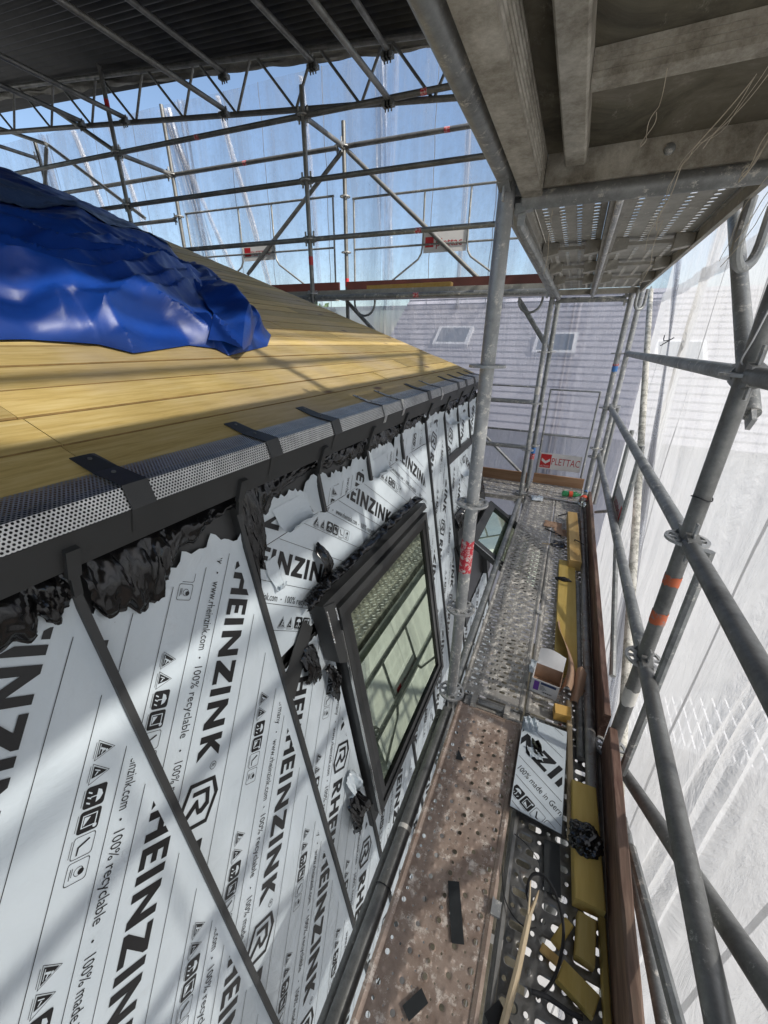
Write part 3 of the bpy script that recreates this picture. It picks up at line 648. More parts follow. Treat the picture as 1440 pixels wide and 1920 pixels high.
for a, b in ((W(wy0 - .066, wv1 + .03, .084), W(wy0 - .06, wv1 - .12, .084)), (W(wy0 - .012, wv1 + .01, .084), W(wy0 - .008, wv1 - .05, .084))):
    pts = [lerp(a, b, i / 24) + V(0, rnd.uniform(-.0008, .0008), 0) for i in range(25)]; m.pipe(pts, [.0022 + .0018 * (i % 2) for i in range(25)], 6)
build(m, 'solder_bead', 'silver_edge', w1)
m = MB(); m.prism([(.772, .53), (.93, .66), (.97, .60), (.79, .42)], WP + WN * .012, YA, WV, WN, .004); build(m, 'flashing_strip', 'anthracite', w1, smooth=0)
crumple('torn_foil', w1, [(.86, .53, .10), (.90, .56, .17), (.94, .55, .16)], .014, 21, nu=24, nv=20, bulge=.025)
crumple('torn_foil', w1, [(.965, .40, .12), (1.0, .40, .20), (1.018, .38, .10)], .02, 22, nu=14, nv=18, bulge=.03)
crumple('torn_foil', w1, [(.93, .745, .05), (1.05, .755, .05), (1.2, .75, .04), (1.5, .75, .04), (1.8, .76, .05), (2.08, .75, .05)], .03, 23, nu=90, nv=8, bulge=.03)
crumple('torn_foil', w1, [(1.07, .87, .12), (1.1, .90, .17), (1.14, .85, .11)], .012, 24, nu=12, nv=14, bulge=.03)
crumple('torn_foil', w1, [(.90, -.33, .14), (.95, -.30, .22), (1.0, -.34, .14)], .02, 25, nu=20, nv=20, bulge=.04)
crumple('torn_foil', w1, [(2.05, .70, .2), (2.09, .72, .3), (2.12, .7, .2)], .01, 26, nu=12, nv=20, bulge=.02)
crumple('film_scrap', w1, [(.93, -.20, .10), (.97, -.18, .12), (1.0, -.2, .1)], .02, 27, mat='film', nu=14, nv=14, bulge=.03)
m = MB(); m.pipe([W(2.12, .42, .02), W(2.12, .42, .06), W(2.13, .39, .075)], .009, 8); build(m, 'knob', 'rubber', w1)
# second window, hinged open
w2 = build(MB().prism([(2.86, .04), (3.96, .04), (3.96, .20), (2.86, .20)], WP, YA, WV, WN, .05), 'roof_window', 'anthracite', house, smooth=0); w2['label'] = 'roof window standing open beside the far end of the walkway'
ang = R(47); HD = (-WV * math.cos(ang) + WN * math.sin(ang)).normalized(); HNN = (WN * math.cos(ang) + WV * math.sin(ang)).normalized(); HP = W(0, .05, .09)
def wring(m, y0, y1, t0, t1, w, o0, o1):
    for a, b, c, d in ((y0, y1, t1 - w, t1), (y0, y1, t0, t0 + w), (y0, y0 + w, t0 + w, t1 - w), (y1 - w, y1, t0 + w, t1 - w)):
        m.prism([(a, c), (b, c), (b, d), (a, d)], HP + HNN * o0, YA, HD, HNN, o1 - o0)
m = MB(); wring(m, 2.93, 3.88, 0, .78, .075, 0, .05); build(m, 'sash', 'anthracite', w2, smooth=0)
m = MB(); m.prism([(3.0, .07), (3.81, .07), (3.81, .71), (3.0, .71)], HP + HNN * .02, YA, HD, HNN, .006); build(m, 'pane', 'pane_glass', w2, smooth=0)
m = MB(); m.bar(HP + YA * 2.926 + HD * .02 + HNN * .052, HP + YA * 2.926 + HD * .78 + HNN * .052, .005, .005, HNN); build(m, 'silver_edge', 'silver_edge', w2, smooth=0)
m = MB(); m.prism([(2.84, -.75), (3.0, -.75), (3.0, .03), (2.84, .03)], WP, YA, WV, WN, .06); build(m, 'frame', 'anthracite', w2, smooth=0); m = MB(); m.prism([(3.82, -.75), (3.97, -.75), (3.97, .03), (3.82, .03)], WP, YA, WV, WN, .06); build(m, 'frame', 'anthracite', w2, smooth=0)
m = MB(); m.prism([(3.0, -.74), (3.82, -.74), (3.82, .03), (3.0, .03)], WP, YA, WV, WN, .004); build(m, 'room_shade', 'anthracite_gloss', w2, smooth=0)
crumple('torn_foil', w2, [(2.86, .30, .2), (3.1, .30, .12), (3.5, .28, .1), (3.95, .3, .15)], .02, 31, nu=60, bulge=.03)
crumple('torn_foil', w2, [(2.80, .05, .4), (2.85, .05, .6), (2.90, .05, .3)], .02, 32, nu=14, nv=40, bulge=.03)
m = MB(); m.prism([(2.86, .74), (3.97, .74), (3.97, .80), (2.86, .80)], WP, YA, WV, WN, .03); build(m, 'head_flashing', 'anthracite', w2, smooth=0)

# ------------------------------------------------------------------ blue tarpaulin
def tarp():
    def pw(pts, q):
        if q <= pts[0][0]: return pts[0][1]
        for (a, p), (b, r) in zip(pts[:-1], pts[1:]):
            if q <= b: return lerp(p, r, (q - a) / (b - a))
        return pts[-1][1]
    EDGE = [(.55, 1.60), (.70, 1.80), (.86, 2.02), (1.35, 2.30), (2.0, 2.62), (3.2, 3.2), (4.2, 3.68), (6.6, 3.75)]     # right edge over distance up the roof
    FRONT = [(-1.6, .72), (.3, .72), (.67, .74), (.88, .70), (1.03, .62), (1.25, .70), (1.4, .66), (1.5, .58), (1.6, .62), (1.8, .72), (2.1, .86)]
    RIDGES = [(.070, .11, [(.74, -1.6), (.80, .2), (.76, .67), (.70, .75), (.73, .90), (.84, 1.08), (.98, 1.29), (1.35, 1.83)]),
              (.055, .07, [(.86, 1.2), (1.0, 1.45), (1.28, 1.80), (1.02, 1.76), (.84, 1.74)]),
              (.085, .09, [(2.0, 2.40), (1.5, 2.10), (1.08, 1.84), (.80, 1.66), (.62, 1.50)]),
              (.070, .07, [(1.83, 2.36), (1.22, 2.10), (.92, 1.94), (.78, 1.82)]),
              (.090, .16, [(1.5, -.2), (1.62, 1.0), (1.72, 1.43), (2.06, 1.92), (1.95, 2.16), (1.65, 2.25)]),
              (.085, .13, [(1.75, -1.6), (1.80, .4), (1.74, 1.20), (1.50, 1.24), (1.42, 1.38), (1.40, 1.55)]),
              (.080, .12, [(1.30, -1.6), (1.32, .5), (1.34, .98), (1.22, 1.08), (1.36, 1.42), (1.50, 1.65)]),
              (.095, .13, [(1.02, -1.6), (.98, .2), (1.0, .80), (.95, .95), (1.04, 1.22), (1.40, 1.68), (1.58, 2.02)]),
              (.080, .22, [(3.3, 2.45), (2.45, 1.95), (2.72, 2.5), (2.86, 3.0)]), (.07, .2, [(2.4, -1), (2.5, .8), (2.42, 1.9)]), (.07, .2, [(3.1, -.5), (3.3, 1.2), (3.25, 2.4)]),
              (.045, .06, [(.90, 1.23), (.78, 1.36), (.66, 1.44)]), (.050, .07, [(.84, .86), (.74, .84), (.66, .98)]), (.04, .05, [(.95, .5), (.84, .6), (.76, .62)]),
              (.05, .08, [(2.05, .7), (1.9, 1.1), (1.78, 1.3)]), (.05, .08, [(1.35, .35), (1.55, .6), (1.75, .75)]), (.05, .07, [(1.6, 1.75), (1.3, 1.62), (1.12, 1.5)])]
    def seg(px, py, a, b):
        dx, dy = b[0] - a[0], b[1] - a[1]; t = max(0, min(1, ((px - a[0]) * dx + (py - a[1]) * dy) / (dx * dx + dy * dy))); return math.hypot(px - a[0] - dx * t, py - a[1] - dy * t)
    NU, NV = 300, 210
    def fn(u, t):
        q = 4.9 * t ** 1.5; y0 = lerp(-1.6, pw(EDGE, .66 + q), u); S = pw(FRONT, y0) + q; y = lerp(-1.6, pw(EDGE, S), u)
        de = (1 - u) * (pw(EDGE, S) + 1.6); w1 = noise.noise(V(y * 1.5, S * 1.5, 3)); w2 = noise.noise(V(y * 3.5, S * 3.5, 8))
        e = min(1, (de + .001) / .12) ** .6 * min(1, (q + .001) / .16) ** .6
        sx, yx = S + .035 * w1 + .014 * w2, y + .035 * noise.noise(V(y * 1.5, S * 1.5, 17)); f = 0
        for A, w, pl in RIDGES:
            d = min(seg(sx, yx, p, r) for p, r in zip(pl[:-1], pl[1:]))
            k = 1 - d / (w * 1.25)
            if k > 0: f = max(f, A * k ** 1.15) + .25 * min(f, A * k ** 1.15)
        d0 = noise.voronoi(V(y * 3.1 + w1, S * 4.6 + y, 2.0))[0][0]; d1 = noise.voronoi(V(y * 8 + w2, S * 10 + w1, 6.0))[0][0]
        f += .030 * min(1, d0 * d0 * 1.6) + .009 * min(1, d1 * d1 * 1.6)
        body = .055 + .045 * math.exp(-((q - .55) / .5) ** 2)
        h = .004 + e * (body * min(1, .45 + de / 1.2) + f * min(1, .6 + de))
        return RF(S - .30 * f * e, y, max(.004, h))
    m = MB(); m.grid(fn, NU, NV); o = build(m, 'blue_tarpaulin', 'tarp', None, RF(2, 0), smooth=32)
    tag(o, 'crumpled blue tarpaulin heaped over the upper left part of the boarded roof', 'tarpaulin')
    def fn2(u, t): return Vector(fn(lerp(.70, .985, u), lerp(.56 + .03 * math.sin(u * 5), .74 + .03 * math.sin(u * 7), t))) + RN * .012
    m2 = MB(); m2.grid(fn2, 70, 30); g = build(m2, 'faded_patch', 'tarp_grey', o, smooth=32); g['label'] = 'faded grey-blue flap of the tarpaulin'
    def fn3(u, t):   # folded tail hanging at the lower right
        p = Vector(fn(lerp(.875, .955, u), lerp(.02, .20, t))); return p + RN * (.014 + .03 * (1 - abs(2 * u - 1))) - RD * (.10 * (1 - abs(1.6 * u - .8)) * (1 - t))
    m3 = MB(); m3.grid(fn3, 24, 20); build(m3, 'folded_corner', 'tarp', o, smooth=32)
tarp()

# ------------------------------------------------------------------ scaffold kit
def rosette_mesh():
    m = MB(); n = 24; t = .0045
    def annulus(r0, r1):
        vs = []
        for z in (-t, t):
            for r in (r0, r1): vs += [(r * math.cos(2 * math.pi * k / n), r * math.sin(2 * math.pi * k / n), z) for k in range(n)]
        fs = []
        for k in range(n):
            j = (k + 1) % n
            fs += [(k, n + k, n + j, j)[::-1], (2 * n + k, 3 * n + k, 3 * n + j, 2 * n + j), (n + k, 3 * n + k, 3 * n + j, n + j)[::-1], (k, 2 * n + k, 2 * n + j, j)]
        m.add(vs, fs)
    annulus(.022, .034); annulus(.051, .0615)
    for k in range(8):
        a = 2 * math.pi * k / 8; d = V(math.cos(a), math.sin(a), 0); m.box(d * .0425, (.019, .013 if k % 2 else .009, t * 1.9), (d, V(-d.y, d.x, 0), V(0, 0, 1)))
    return m.mesh('rosette', V(0, 0, 0), 35)
ROS = rosette_mesh(); ROS.materials.append(MATS['galvanized_pale'])
TR = .02415
def standard(x, y, z0, z1, label, mat='galvanized', ros=(), r=TR, bands=(), name='scaffold_standard', group='upright scaffold standards'):
    t = thing(name, label, 'scaffold tube', (x, y, z0), group)
    m = MB(); m.pipe([(x, y, z0), (x, y, z1)], r, 20); build(m, 'tube', mat, t)
    for z in ros: link('rosette', ROS, None, t, (x, y, z))
    for (a, b, mt, nm) in bands:
        m = MB(); rnd = random.Random(int(a * 100)); n = 20
        vs = [(x + (r + .0012) * math.cos(2 * math.pi * k / n), y + (r + .0012) * math.sin(2 * math.pi * k / n), z + rnd.uniform(-.005, .005)) for z in (a, b) for k in range(n)]
        m.add(vs, [(k, (k + 1) % n, n + (k + 1) % n, n + k) for k in range(n)]); build(m, nm, mt, t)
    return t
def ledger(p0, p1, label, mat='galvanized', r=TR, heads=(1, 1), name='scaffold_ledger', cat='scaffold tube', group='horizontal scaffold ledgers', bands=()):
    p0 = Vector(p0); p1 = Vector(p1); d = (p1 - p0).normalized(); t = thing(name, label, cat, p0, group)
    a = p0 + d * (.045 if heads[0] else 0); b = p1 - d * (.045 if heads[1] else 0)
    m = MB(); m.pipe([a, b], r, 16); build(m, 'tube', mat, t)
    for on, p, dd in ((heads[0], p0, d), (heads[1], p1, -d)):
        if on:
            side = dd.cross(V(0, 0, 1)).normalized(); up = side.cross(dd)
            m = MB(); m.prism([(.026, -.034), (.075, -.024), (.085, 0), (.075, .024), (.026, .034), (.026, .008), (.058, .008), (.058, -.008), (.026, -.008)], p - side * .017, dd, up, side, .034); h = build(m, 'wedge_head', mat, t, smooth=0)
            m = MB(); m.bar(p + dd * .046 - up * .06, p + dd * .05 + up * .075, .005, .02, dd); build(m, 'wedge', 'galvanized_pale', h, smooth=0)
    for (q, w, mt) in bands:
        c = lerp(p0, p1, q); m = MB(); m.pipe([c - d * w, c + d * w], r + .0012, 16, False); build(m, 'sticker', mt, t)
    return t
def brace(p0, p1, label, mat='galvanized', r=TR, name='scaffold_brace', group='diagonal scaffold braces'):
    p0 = Vector(p0); p1 = Vector(p1); d = (p1 - p0).normalized(); t = thing(name, label, 'scaffold tube', p0, group)
    m = MB(); m.pipe([p0 + d * .03, p1 - d * .03], r, 14); build(m, 'tube', mat, t)
    for p, dd in ((p0, d), (p1, -d)):
        m = MB(); m.bar(p - dd * .015, p + dd * .06, .012, .042); build(m, 'end_plate', 'galvanized_pale', t, smooth=0)
    return t

def cell_sheet(m, x0, x1, y0, y1, z, hole, nseg=12, lip=.006, lipout=.004):
    """one rectangular cell with an elongated or round hole: hole=(cx,cy,half_len_x,rad) ; lip>0 turned down, <0 raised"""
    cx, cy, hl, rad = hole; k = nseg; o = []; inn = []; rim = []
    W2, H2 = (x1 - x0) / 2, (y1 - y0) / 2; mx, my = (x0 + x1) / 2, (y0 + y1) / 2
    for i in range(k):
        a = 2 * math.pi * (i + .5) / k; c, s = math.cos(a), math.sin(a)
        hx = cx + (hl if c > 0 else -hl) + rad * c; hy = cy + rad * s
        rx = cx + (hl if c > 0 else -hl) + (rad + lipout) * c; ry = cy + (rad + lipout) * s
        q = max(abs(c) * (hl + rad) / W2 * (1 if True else 1), abs(s) * rad / H2)
        dx, dy = c * (hl + rad), s * rad; f = min(W2 / abs(dx) if dx else 1e9, H2 / abs(dy) if dy else 1e9)
        o.append((mx + dx * f, my + dy * f, z)); rim.append((rx, ry, z)); inn.append((hx, hy, z - lip))
    b = len(m.v); m.v += o + rim + inn
    for i in range(k):
        j = (i + 1) % k; m.f += [(b + i, b + j, b + k + j, b + k + i), (b + k + i, b + k + j, b + 2 * k + j, b + 2 * k + i)]
    # corner fillers
    cr = [(x1, y1), (x0, y1), (x0, y0), (x1, y0)]
    for q, (ax, ay) in enumerate(cr):
        best = None
        for i in range(k):
            j = (i + 1) % k; p, r_ = o[i], o[j]
            if (abs(p[0] - ax) < 1e-6 or abs(p[1] - ay) < 1e-6) and (abs(r_[0] - ax) < 1e-6 or abs(r_[1] - ay) < 1e-6) and not (abs(p[0] - r_[0]) < 1e-6 or abs(p[1] - r_[1]) < 1e-6):
                best = (i, j)
        if best: m.v.append((ax, ay, z)); m.f.append((b + best[0], len(m.v) - 1, b + best[1]))
def flat_rect(m, x0, x1, y0, y1, z): m.quad((x0, y0, z), (x1, y0, z), (x1, y1, z), (x0, y1, z))
def slot_field(m, x0, x1, y0, y1, z, pitch, sl, rl, hr, rr, nseg=12, rnd=None):
    ny = int(round((y1 - y0) / pitch)); pitch = (y1 - y0) / ny; n = int(round((x1 - x0) / (sl + rl))); k = (x1 - x0) / (n * (sl + rl)); sl *= k; rl *= k
    for j in range(ny):
        a, b = y0 + j * pitch, y0 + (j + 1) * pitch; x = x0; cells = []
        if j % 2: cells = [('s' if i % 2 == 0 else 'r') for i in range(2 * n)]
        else: cells = [('r' if i % 2 == 0 else 's') for i in range(2 * n)]
        for c in cells:
            w = sl if c == 's' else rl
            if c == 's': cell_sheet(m, x, x + w, a, b, z, (x + w / 2, (a + b) / 2, w / 2 - hr - .009, hr), nseg, .005 if (j // 1) % 2 else .003)
            else: cell_sheet(m, x, x + w, a, b, z, (x + w / 2, (a + b) / 2, 0, rr), 8, -.003, .003)
            x += w
def deck_thing(x0, x1, y0, y1, z, label, mat, kind, group='steel scaffold decks'):
    t = thing('scaffold_deck', label, 'scaffold deck', (x0, y0, z - .06), group)
    m = MB(); e = .022; xa, xb = x0 + e, x1 - e; ya, yb = y0 + .06, y1 - .06
    for a, b in ((y0 + .012, ya), (yb, y1 - .012)): flat_rect(m, xa, xb, a, b, z)
    if kind == 'slot': slot_field(m, xa, xb, ya, yb, z, .034, .052, .022, .0075, .0045)
    elif kind == 'bigslot': slot_field(m, xa, xb, ya, yb, z, .042, .064, .028, .0095, .0062)
    elif kind == 'coarse': slot_field(m, xa, xb, ya, yb, z, .042, .060, .026, .009, .005, 8)
    elif kind == 'round':
        rnd = random.Random(4); nx = 9; px = (xb - xa) / nx; ny = int((yb - ya) / .031); py = (yb - ya) / ny
        for j in range(ny):
            for i in range(nx):
                q = (i + 2 * j) % 4; a = xa + i * px; b = ya + j * py; jx = rnd.uniform(-.001, .001)
                if q == 0: cell_sheet(m, a, a + px, b, b + py, z, (a + px / 2 + jx, b + py / 2, 0, .0062 + .0012 * rnd.random()), 12, .004 if j % 2 else -.005, .0035)
                elif q == 2 and j % 4 == 1: cell_sheet(m, a, a + px, b, b + py, z, (a + px / 2, b + py / 2 + jx, 0, .0045), 10, -.005, .004)
                elif q in (1, 3): cell_sheet(m, a, a + px, b, b + py, z, (a + px / 2 + jx * 3, b + py / 2, 0, .0022 + .0012 * rnd.random()), 8, .001, .002)
                else:
                    n = 10; o_ = len(m.v); cx, cy = a + px / 2, b + py / 2
                    cell_sheet(m, a, a + px, b, b + py, z, (cx, cy, 0, .003), 8, -.0035, .006); kk = len(m.v); m.v.append((cx, cy, z + .0038))
                    # close the little dome
                    base = [i2 for i2 in range(o_ + 16, o_ + 24)]
                    for i2 in range(8): m.f.append((base[i2], base[(i2 + 1) % 8], kk))
    elif kind == 'rows':
        w = (xb - xa); cols = [xa + w * f for f in (.14, .38, .62, .86)]; hw = .016; prev = xa
        ny = int((yb - ya) / .042); py = (yb - ya) / ny
        for c in cols:
            flat_rect(m, prev, c - hw, ya, yb, z); prev = c + hw
            for j in range(ny): b = ya + j * py; cell_sheet(m, c - hw, c + hw, b, b + py, z, (c, b + py / 2, .003, .0085), 8, .003)
        flat_rect(m, prev, xb, ya, yb, z)
    o = build(m, 'plate', mat, t, smooth=50)
    for sx, xx in ((-1, x0), (1, x1)):
        m = MB(); s = -sx
        prof = [(0, -.058), (0, .004), (s * .010, .008), (s * .021, .004), (s * .021, -.002), (s * .012, .001), (s * .005, -.002), (s * .005, -.054), (s * .018, -.054), (s * .018, -.058)]
        m.prism(prof if sx < 0 else prof[::-1], (xx, y0, z), (1, 0, 0), (0, 0, 1), (0, 1, 0), y1 - y0); build(m, 'side_rail', mat, t, smooth=40)
    for yy in (y0, y1):
        m = MB(); m.bb((x0 + .006, yy - .004, z - .05), (x1 - .006, yy + .004, z - .003)); cap = build(m, 'end_cap', mat, t, smooth=0)
        for fx in (.22, .78):
            xx = lerp(x0, x1, fx); m = MB(); q = 1 if yy == y1 else -1
            m.bb((xx - .022, min(yy + q * .005, yy + q * .03), z - .03), (xx + .022, max(yy + q * .005, yy + q * .03), z - .004)); build(m, 'hook', 'galvanized', cap, smooth=0)
    return t
Y1, Y2 = 1.42, 4.49
deck_thing(-.225, .074, -1.6, Y1 - .02, 0, 'rusty brown steel deck with round holes in the near bay', 'deck_rust', 'round')
deck_thing(.086, .398, -1.6, Y1 - .02, 0, 'grey steel deck with large slots under the wood scraps', 'deck_steel', 'bigslot')
deck_thing(-.235, .070, Y1 + .05, Y2 - .03, 0, 'dusty slotted steel deck of the far bay on the wall side', 'deck_dusty', 'slot')
deck_thing(.080, .385, Y1 + .05, Y2 - .03, 0, 'dusty slotted steel deck of the far bay carrying the yellow timbers', 'deck_dusty', 'slot')
deck_thing(-.24, .36, Y2 + .04, Y2 + .66, -.002, 'slotted corner deck in front of the far white sign', 'deck_dusty', 'coarse')
deck_thing(-2.5, -.26, Y2 - .10, Y2 + .52, -.002, 'slotted deck behind the far corner of the house', 'deck_dusty', 'coarse')
for xa, xb, ya, yb, lab in ((-.225, .40, -1.6, Y1 - .02, 'lower lift deck below the near bay'), (-.235, .385, Y1 + .05, Y2 - .03, 'lower lift deck below the far bay')):
    t = thing('scaffold_deck', lab, 'scaffold deck', (xa, ya, -2.06), 'decks of the lower lift')
    for k in range(2):
        m = MB(); w = (xb - xa) / 2; m.bb((xa + k * w + .004, ya, -2.05), (xa + (k + 1) * w - .004, yb, -2.0)); build(m, 'plate', 'plywood', t, smooth=0)
m = MB()
for xx in (-.10, .02): m.pipe([(xx - .055, Y1 + .012, .004), (xx + .055, Y1 + .012, .004)], .014, 12)
m2 = MB(); m2.bb((-.20, Y1 - .012, -.030), (.06, Y1 + .035, -.002))
t = thing('deck_lock', 'steel locking bar between the rusty deck and the dusty deck', 'deck lock', (-.1, Y1, -.03)); build(m2, 'plate', 'deck_dusty', t, smooth=0)
m = MB(); m.pipe([(-.135, Y1 + .012, .012), (-.02, Y1 + .012, .012)], .014, 12); build(m, 'tube', 'galvanized_dark', t)
for xx in (-.155, 0.0): m = MB(); m.bb((xx - .012, Y1 - .02, -.001), (xx + .012, Y1 + .04, .028)); build(m, 'bracket', 'deck_dusty', t, smooth=0)

# standards
zr = [.03 + .5 * k for k in range(-6, 4)]
standard(-.267, Y1, -9, 2.06, 'weathered scaffold standard with red sticker beside the big roof window', ros=[.03, .53, 1.03, 1.53, -.47, -.97], bands=[(.72, .87, 'red_sticker', 'sticker')], mat='galvanized_pale')
standard(.428, Y1, -9, 3.68, 'thick near right scaffold standard with orange tape rings', ros=[.03, .53, 1.03, 1.53, 2.03, 2.53, 3.03, 3.53], bands=[(.86, .895, 'orange_tape', 'tape'), (.70, .745, 'orange_tape', 'tape'), (.30, .38, 'white_tape', 'tape')], mat='galvanized_dark')
standard(-.305, Y2, -9, 2.1, 'slim inner standard at the far corner of the walkway', ros=[.03, .53, 1.03, 1.53, 2.03], bands=[(1.12, 1.2, 'white_tape', 'tape')], mat='galvanized_pale')
standard(-.262, Y2 + .28, -9, 2.06, 'second tube standing just behind the far inner standard', ros=[.53, 1.53], bands=[(.43, .50, 'blue_print', 'sticker'), (.36, .43, 'red_sticker', 'sticker')])
standard(.355, Y2 + .02, -9, 2.1, 'outer standard at the far corner with a small blue sticker', ros=[.03, .53, .62, 1.03, 1.53, 2.03], bands=[(1.37, 1.42, 'blue_print', 'sticker'), (1.42, 1.44, 'red_sticker', 'sticker')], mat='galvanized_pale')
standard(.445, Y2 + .22, -9, 2.1, 'pale tube right behind the far outer standard', mat='galvanized_pale', ros=[1.03])
bays = [-2.87, -5.43, -7.95]
names = ['right', 'middle', 'left']
for i, x in enumerate(bays):
    top = (3.86, 4.45, 4.5)[i]
    standard(x, FY(x), -9 if i == 0 else 1.4, top, ['inner standard of the rear scaffold above the roof edge nearest the walkway', 'inner standard of the rear scaffold rising out of the tarpaulin edge', 'inner standard of the rear scaffold at the left picture edge'][i],
             'galvanized_dark', ros=[2.1, 2.62, 3.13, 3.64], bands=[(2.38, 2.46, 'red', 'sticker')] if i == 0 else [(4.02, 4.12, 'red', 'sticker')] if i == 1 else [])
    standard(x + .04, FY(x, .73), -9, (3.86, 4.35, 4.3)[i], ['outer standard of the rear scaffold nearest the walkway, behind the guard frames', 'outer standard of the rear scaffold behind the tarpaulin', 'outer standard of the rear scaffold at the left, joined by two braces'][i],
             'galvanized_dark', ros=[2.1, 2.62, 3.18, 3.64], bands=[(2.25, 2.34, 'red', 'sticker')] if i == 0 else [])

# ledgers along the walkway
ledger((-.267, -1.65, 2.03), (-.267, Y1, 2.03), 'thick overhead tube running from above the camera to the near inner standard', 'galvanized', r=.0255)
ledger((-.275, Y1, 2.0), (-.305, Y2, 2.03), 'ledger under the left edge of the overhead steel decks', 'galvanized')
ledger((-.27, Y1, -.03), (-.303, Y2, -.03), 'inner ledger along the far bay at deck height', 'galvanized')
ledger((-.267, -1.65, -.045), (-.267, Y1, -.045), 'inner ledger along the near bay at deck height with wire round it', 'galvanized_dark', bands=[(.80, .008, 'white_tape')])
ledger((-.31, -.6, -.16), (-.31, Y1, -.14), 'second dark tube below the near inner ledger', 'galvanized_dark', heads=(0, 0), r=.02)
for z, lab in ((1.53, 'highest outer guard rail of the far bay'), (1.03, 'waist-high outer guard rail of the far bay'), (.53, 'knee-high outer guard rail of the far bay')):
    ledger((.428, Y1, z), (.40 if z < 1.2 else .43, Y2 + .1, z), lab, 'galvanized')
for z, lab in ((1.53, 'highest outer guard rail of the near bay'), (1.03, 'waist-high outer guard rail of the near bay'), (.53, 'knee-high outer guard rail of the near bay')):
    ledger((.428, Y1, z), (.43, -1.6, z), lab, 'galvanized_dark')
# transoms
for y, x0, x1, z, lab in ((Y1 + .015, -.267, .428, -.055, 'transom carrying the deck joint at the near standards'), (Y2, -.305, .355, -.055, 'transom carrying the decks at the far standards'), (Y1 + .03, -.267, .428, 1.985, 'transom under the joint of the overhead decks'), (Y2, -.305, .355, 1.985, 'transom at the far end of the overhead decks')):
    ledger((x0, y, z), (x1, y, z), lab, 'galvanized', name='scaffold_transom', group='transoms across the walkway')
standard(.36, Y2, 2.12, 3.68, 'outer standard of the top lift above the far overhead decks', 'galvanized', ros=[2.53, 3.03, 3.53])
standard(.428, -1.62, -9, 3.68, 'outer standard behind the viewer carrying the near overhead deck', 'galvanized', ros=[.53, 1.03, 1.53, 2.03, 2.53, 3.03, 3.53])
for z in (2.53, 3.03, 3.5):
    for i, (ya, yb) in enumerate(((Y1, Y2), (-1.62, Y1))):
        ledger((.428, ya, z), (.40 if i == 0 else .428, yb, z), ['lower', 'middle', 'upper'][int((z - 2.5) / .48)] + ' outer rail of the top lift in the ' + ['far bay', 'near bay'][i], 'galvanized')
brace((.46, Y1 + .05, 2.1), (.44, Y2 - .05, 3.5), 'diagonal brace of the top lift in the far bay', 'galvanized')
brace((.46, Y1 - .05, 2.1), (.44, -1.5, 3.5), 'diagonal brace of the top lift in the near bay', 'galvanized')
# rear scaffold ledgers
xs = [-.305] + bays
for z, d, nm, mt in ((3.64, 0, 'top inner', 'galvanized_dark'), (3.13, 0, 'third inner', 'galvanized_dark'), (2.62, 0, 'second inner', 'galvanized'), (2.06, 0, 'lowest inner', 'galvanized'), (3.64, .73, 'top outer', 'galvanized_dark'), (3.15, .73, 'third outer', 'galvanized_dark')):
    for i in range(3):
        a, b = xs[i], xs[i + 1]
        if nm == 'third outer' and i < 2: continue
        if d == 0 and z < 2.7 and i > 1: continue
        bd = [(.52, .03, 'red_sticker')] if (i == 0 and z != 3.13) or (i == 1 and z == 3.64) else []
        ledger((a, FY(a, d), z), (b, FY(b, d), z), f'{nm} ledger of the rear scaffold, {["bay next to the walkway", "middle bay", "left bay above the tarpaulin"][i]}', mt, bands=bd)
for x, z, lab in ((bays[0], 3.64, 'short cross tube joining the two rear standards nearest the walkway'), (bays[1], 3.64, 'short cross tube joining the rear standards at the tarpaulin edge'), (bays[2], 4.08, 'short cross tube at the left end of the rear scaffold')):
    ledger((x, FY(x), z), (x + .04, FY(x, .73), z), lab, 'galvanized_dark', name='scaffold_transom', group='transoms of the rear scaffold')
brace((bays[0] + .03, FY(bays[0], .74), 3.62), (-4.35, FY(-4.35, .74), 2.45), 'diagonal brace falling left from the rear outer standard', 'galvanized_dark')
brace((bays[0] + .08, FY(bays[0], .74), 3.60), (-1.1, FY(-1.1, .74), 2.22), 'diagonal brace falling right across the rear guard frames', 'galvanized_dark')
brace((-5.4, FY(-5.4, .04), 3.62), (-6.35, FY(-6.35), 4.18), 'loose diagonal tube sticking up left of the tarpaulin-edge standard', 'galvanized_dark')
brace((-7.6, FY(-7.6, .7), 4.2), (-6.0, FY(-6.0, .7), 3.2), 'diagonal brace above the middle of the tarpaulin', 'galvanized_dark')
brace((-7.65, FY(-7.6, .7), 4.2), (-8.0, FY(-8, .7), 3.6), 'short steep brace above the tarpaulin at the left', 'galvanized_dark')
brace((-7.65, FY(-7.65, .72), 4.22), (-8.9, FY(-8.9, .3), 4.6), 'rising tube at the upper left picture edge', 'galvanized_dark')
brace((bays[0] + .05, FY(bays[0], .70), 2.08), (-1.15, FY(-1.15, .70), .55), 'diagonal brace below the rear platform behind the roof edge', 'galvanized')
brace((-.62, Y2 + .15, 2.0), (-.29, Y2 + .1, 1.58), 'short diagonal brace under the rear platform next to the far corner', 'galvanized')
brace((-.30, Y2 + .5, .05), (-1.1, Y2 + .5, .72), 'thin diagonal tube behind the far corner ledgers', 'galvanized', r=.017)

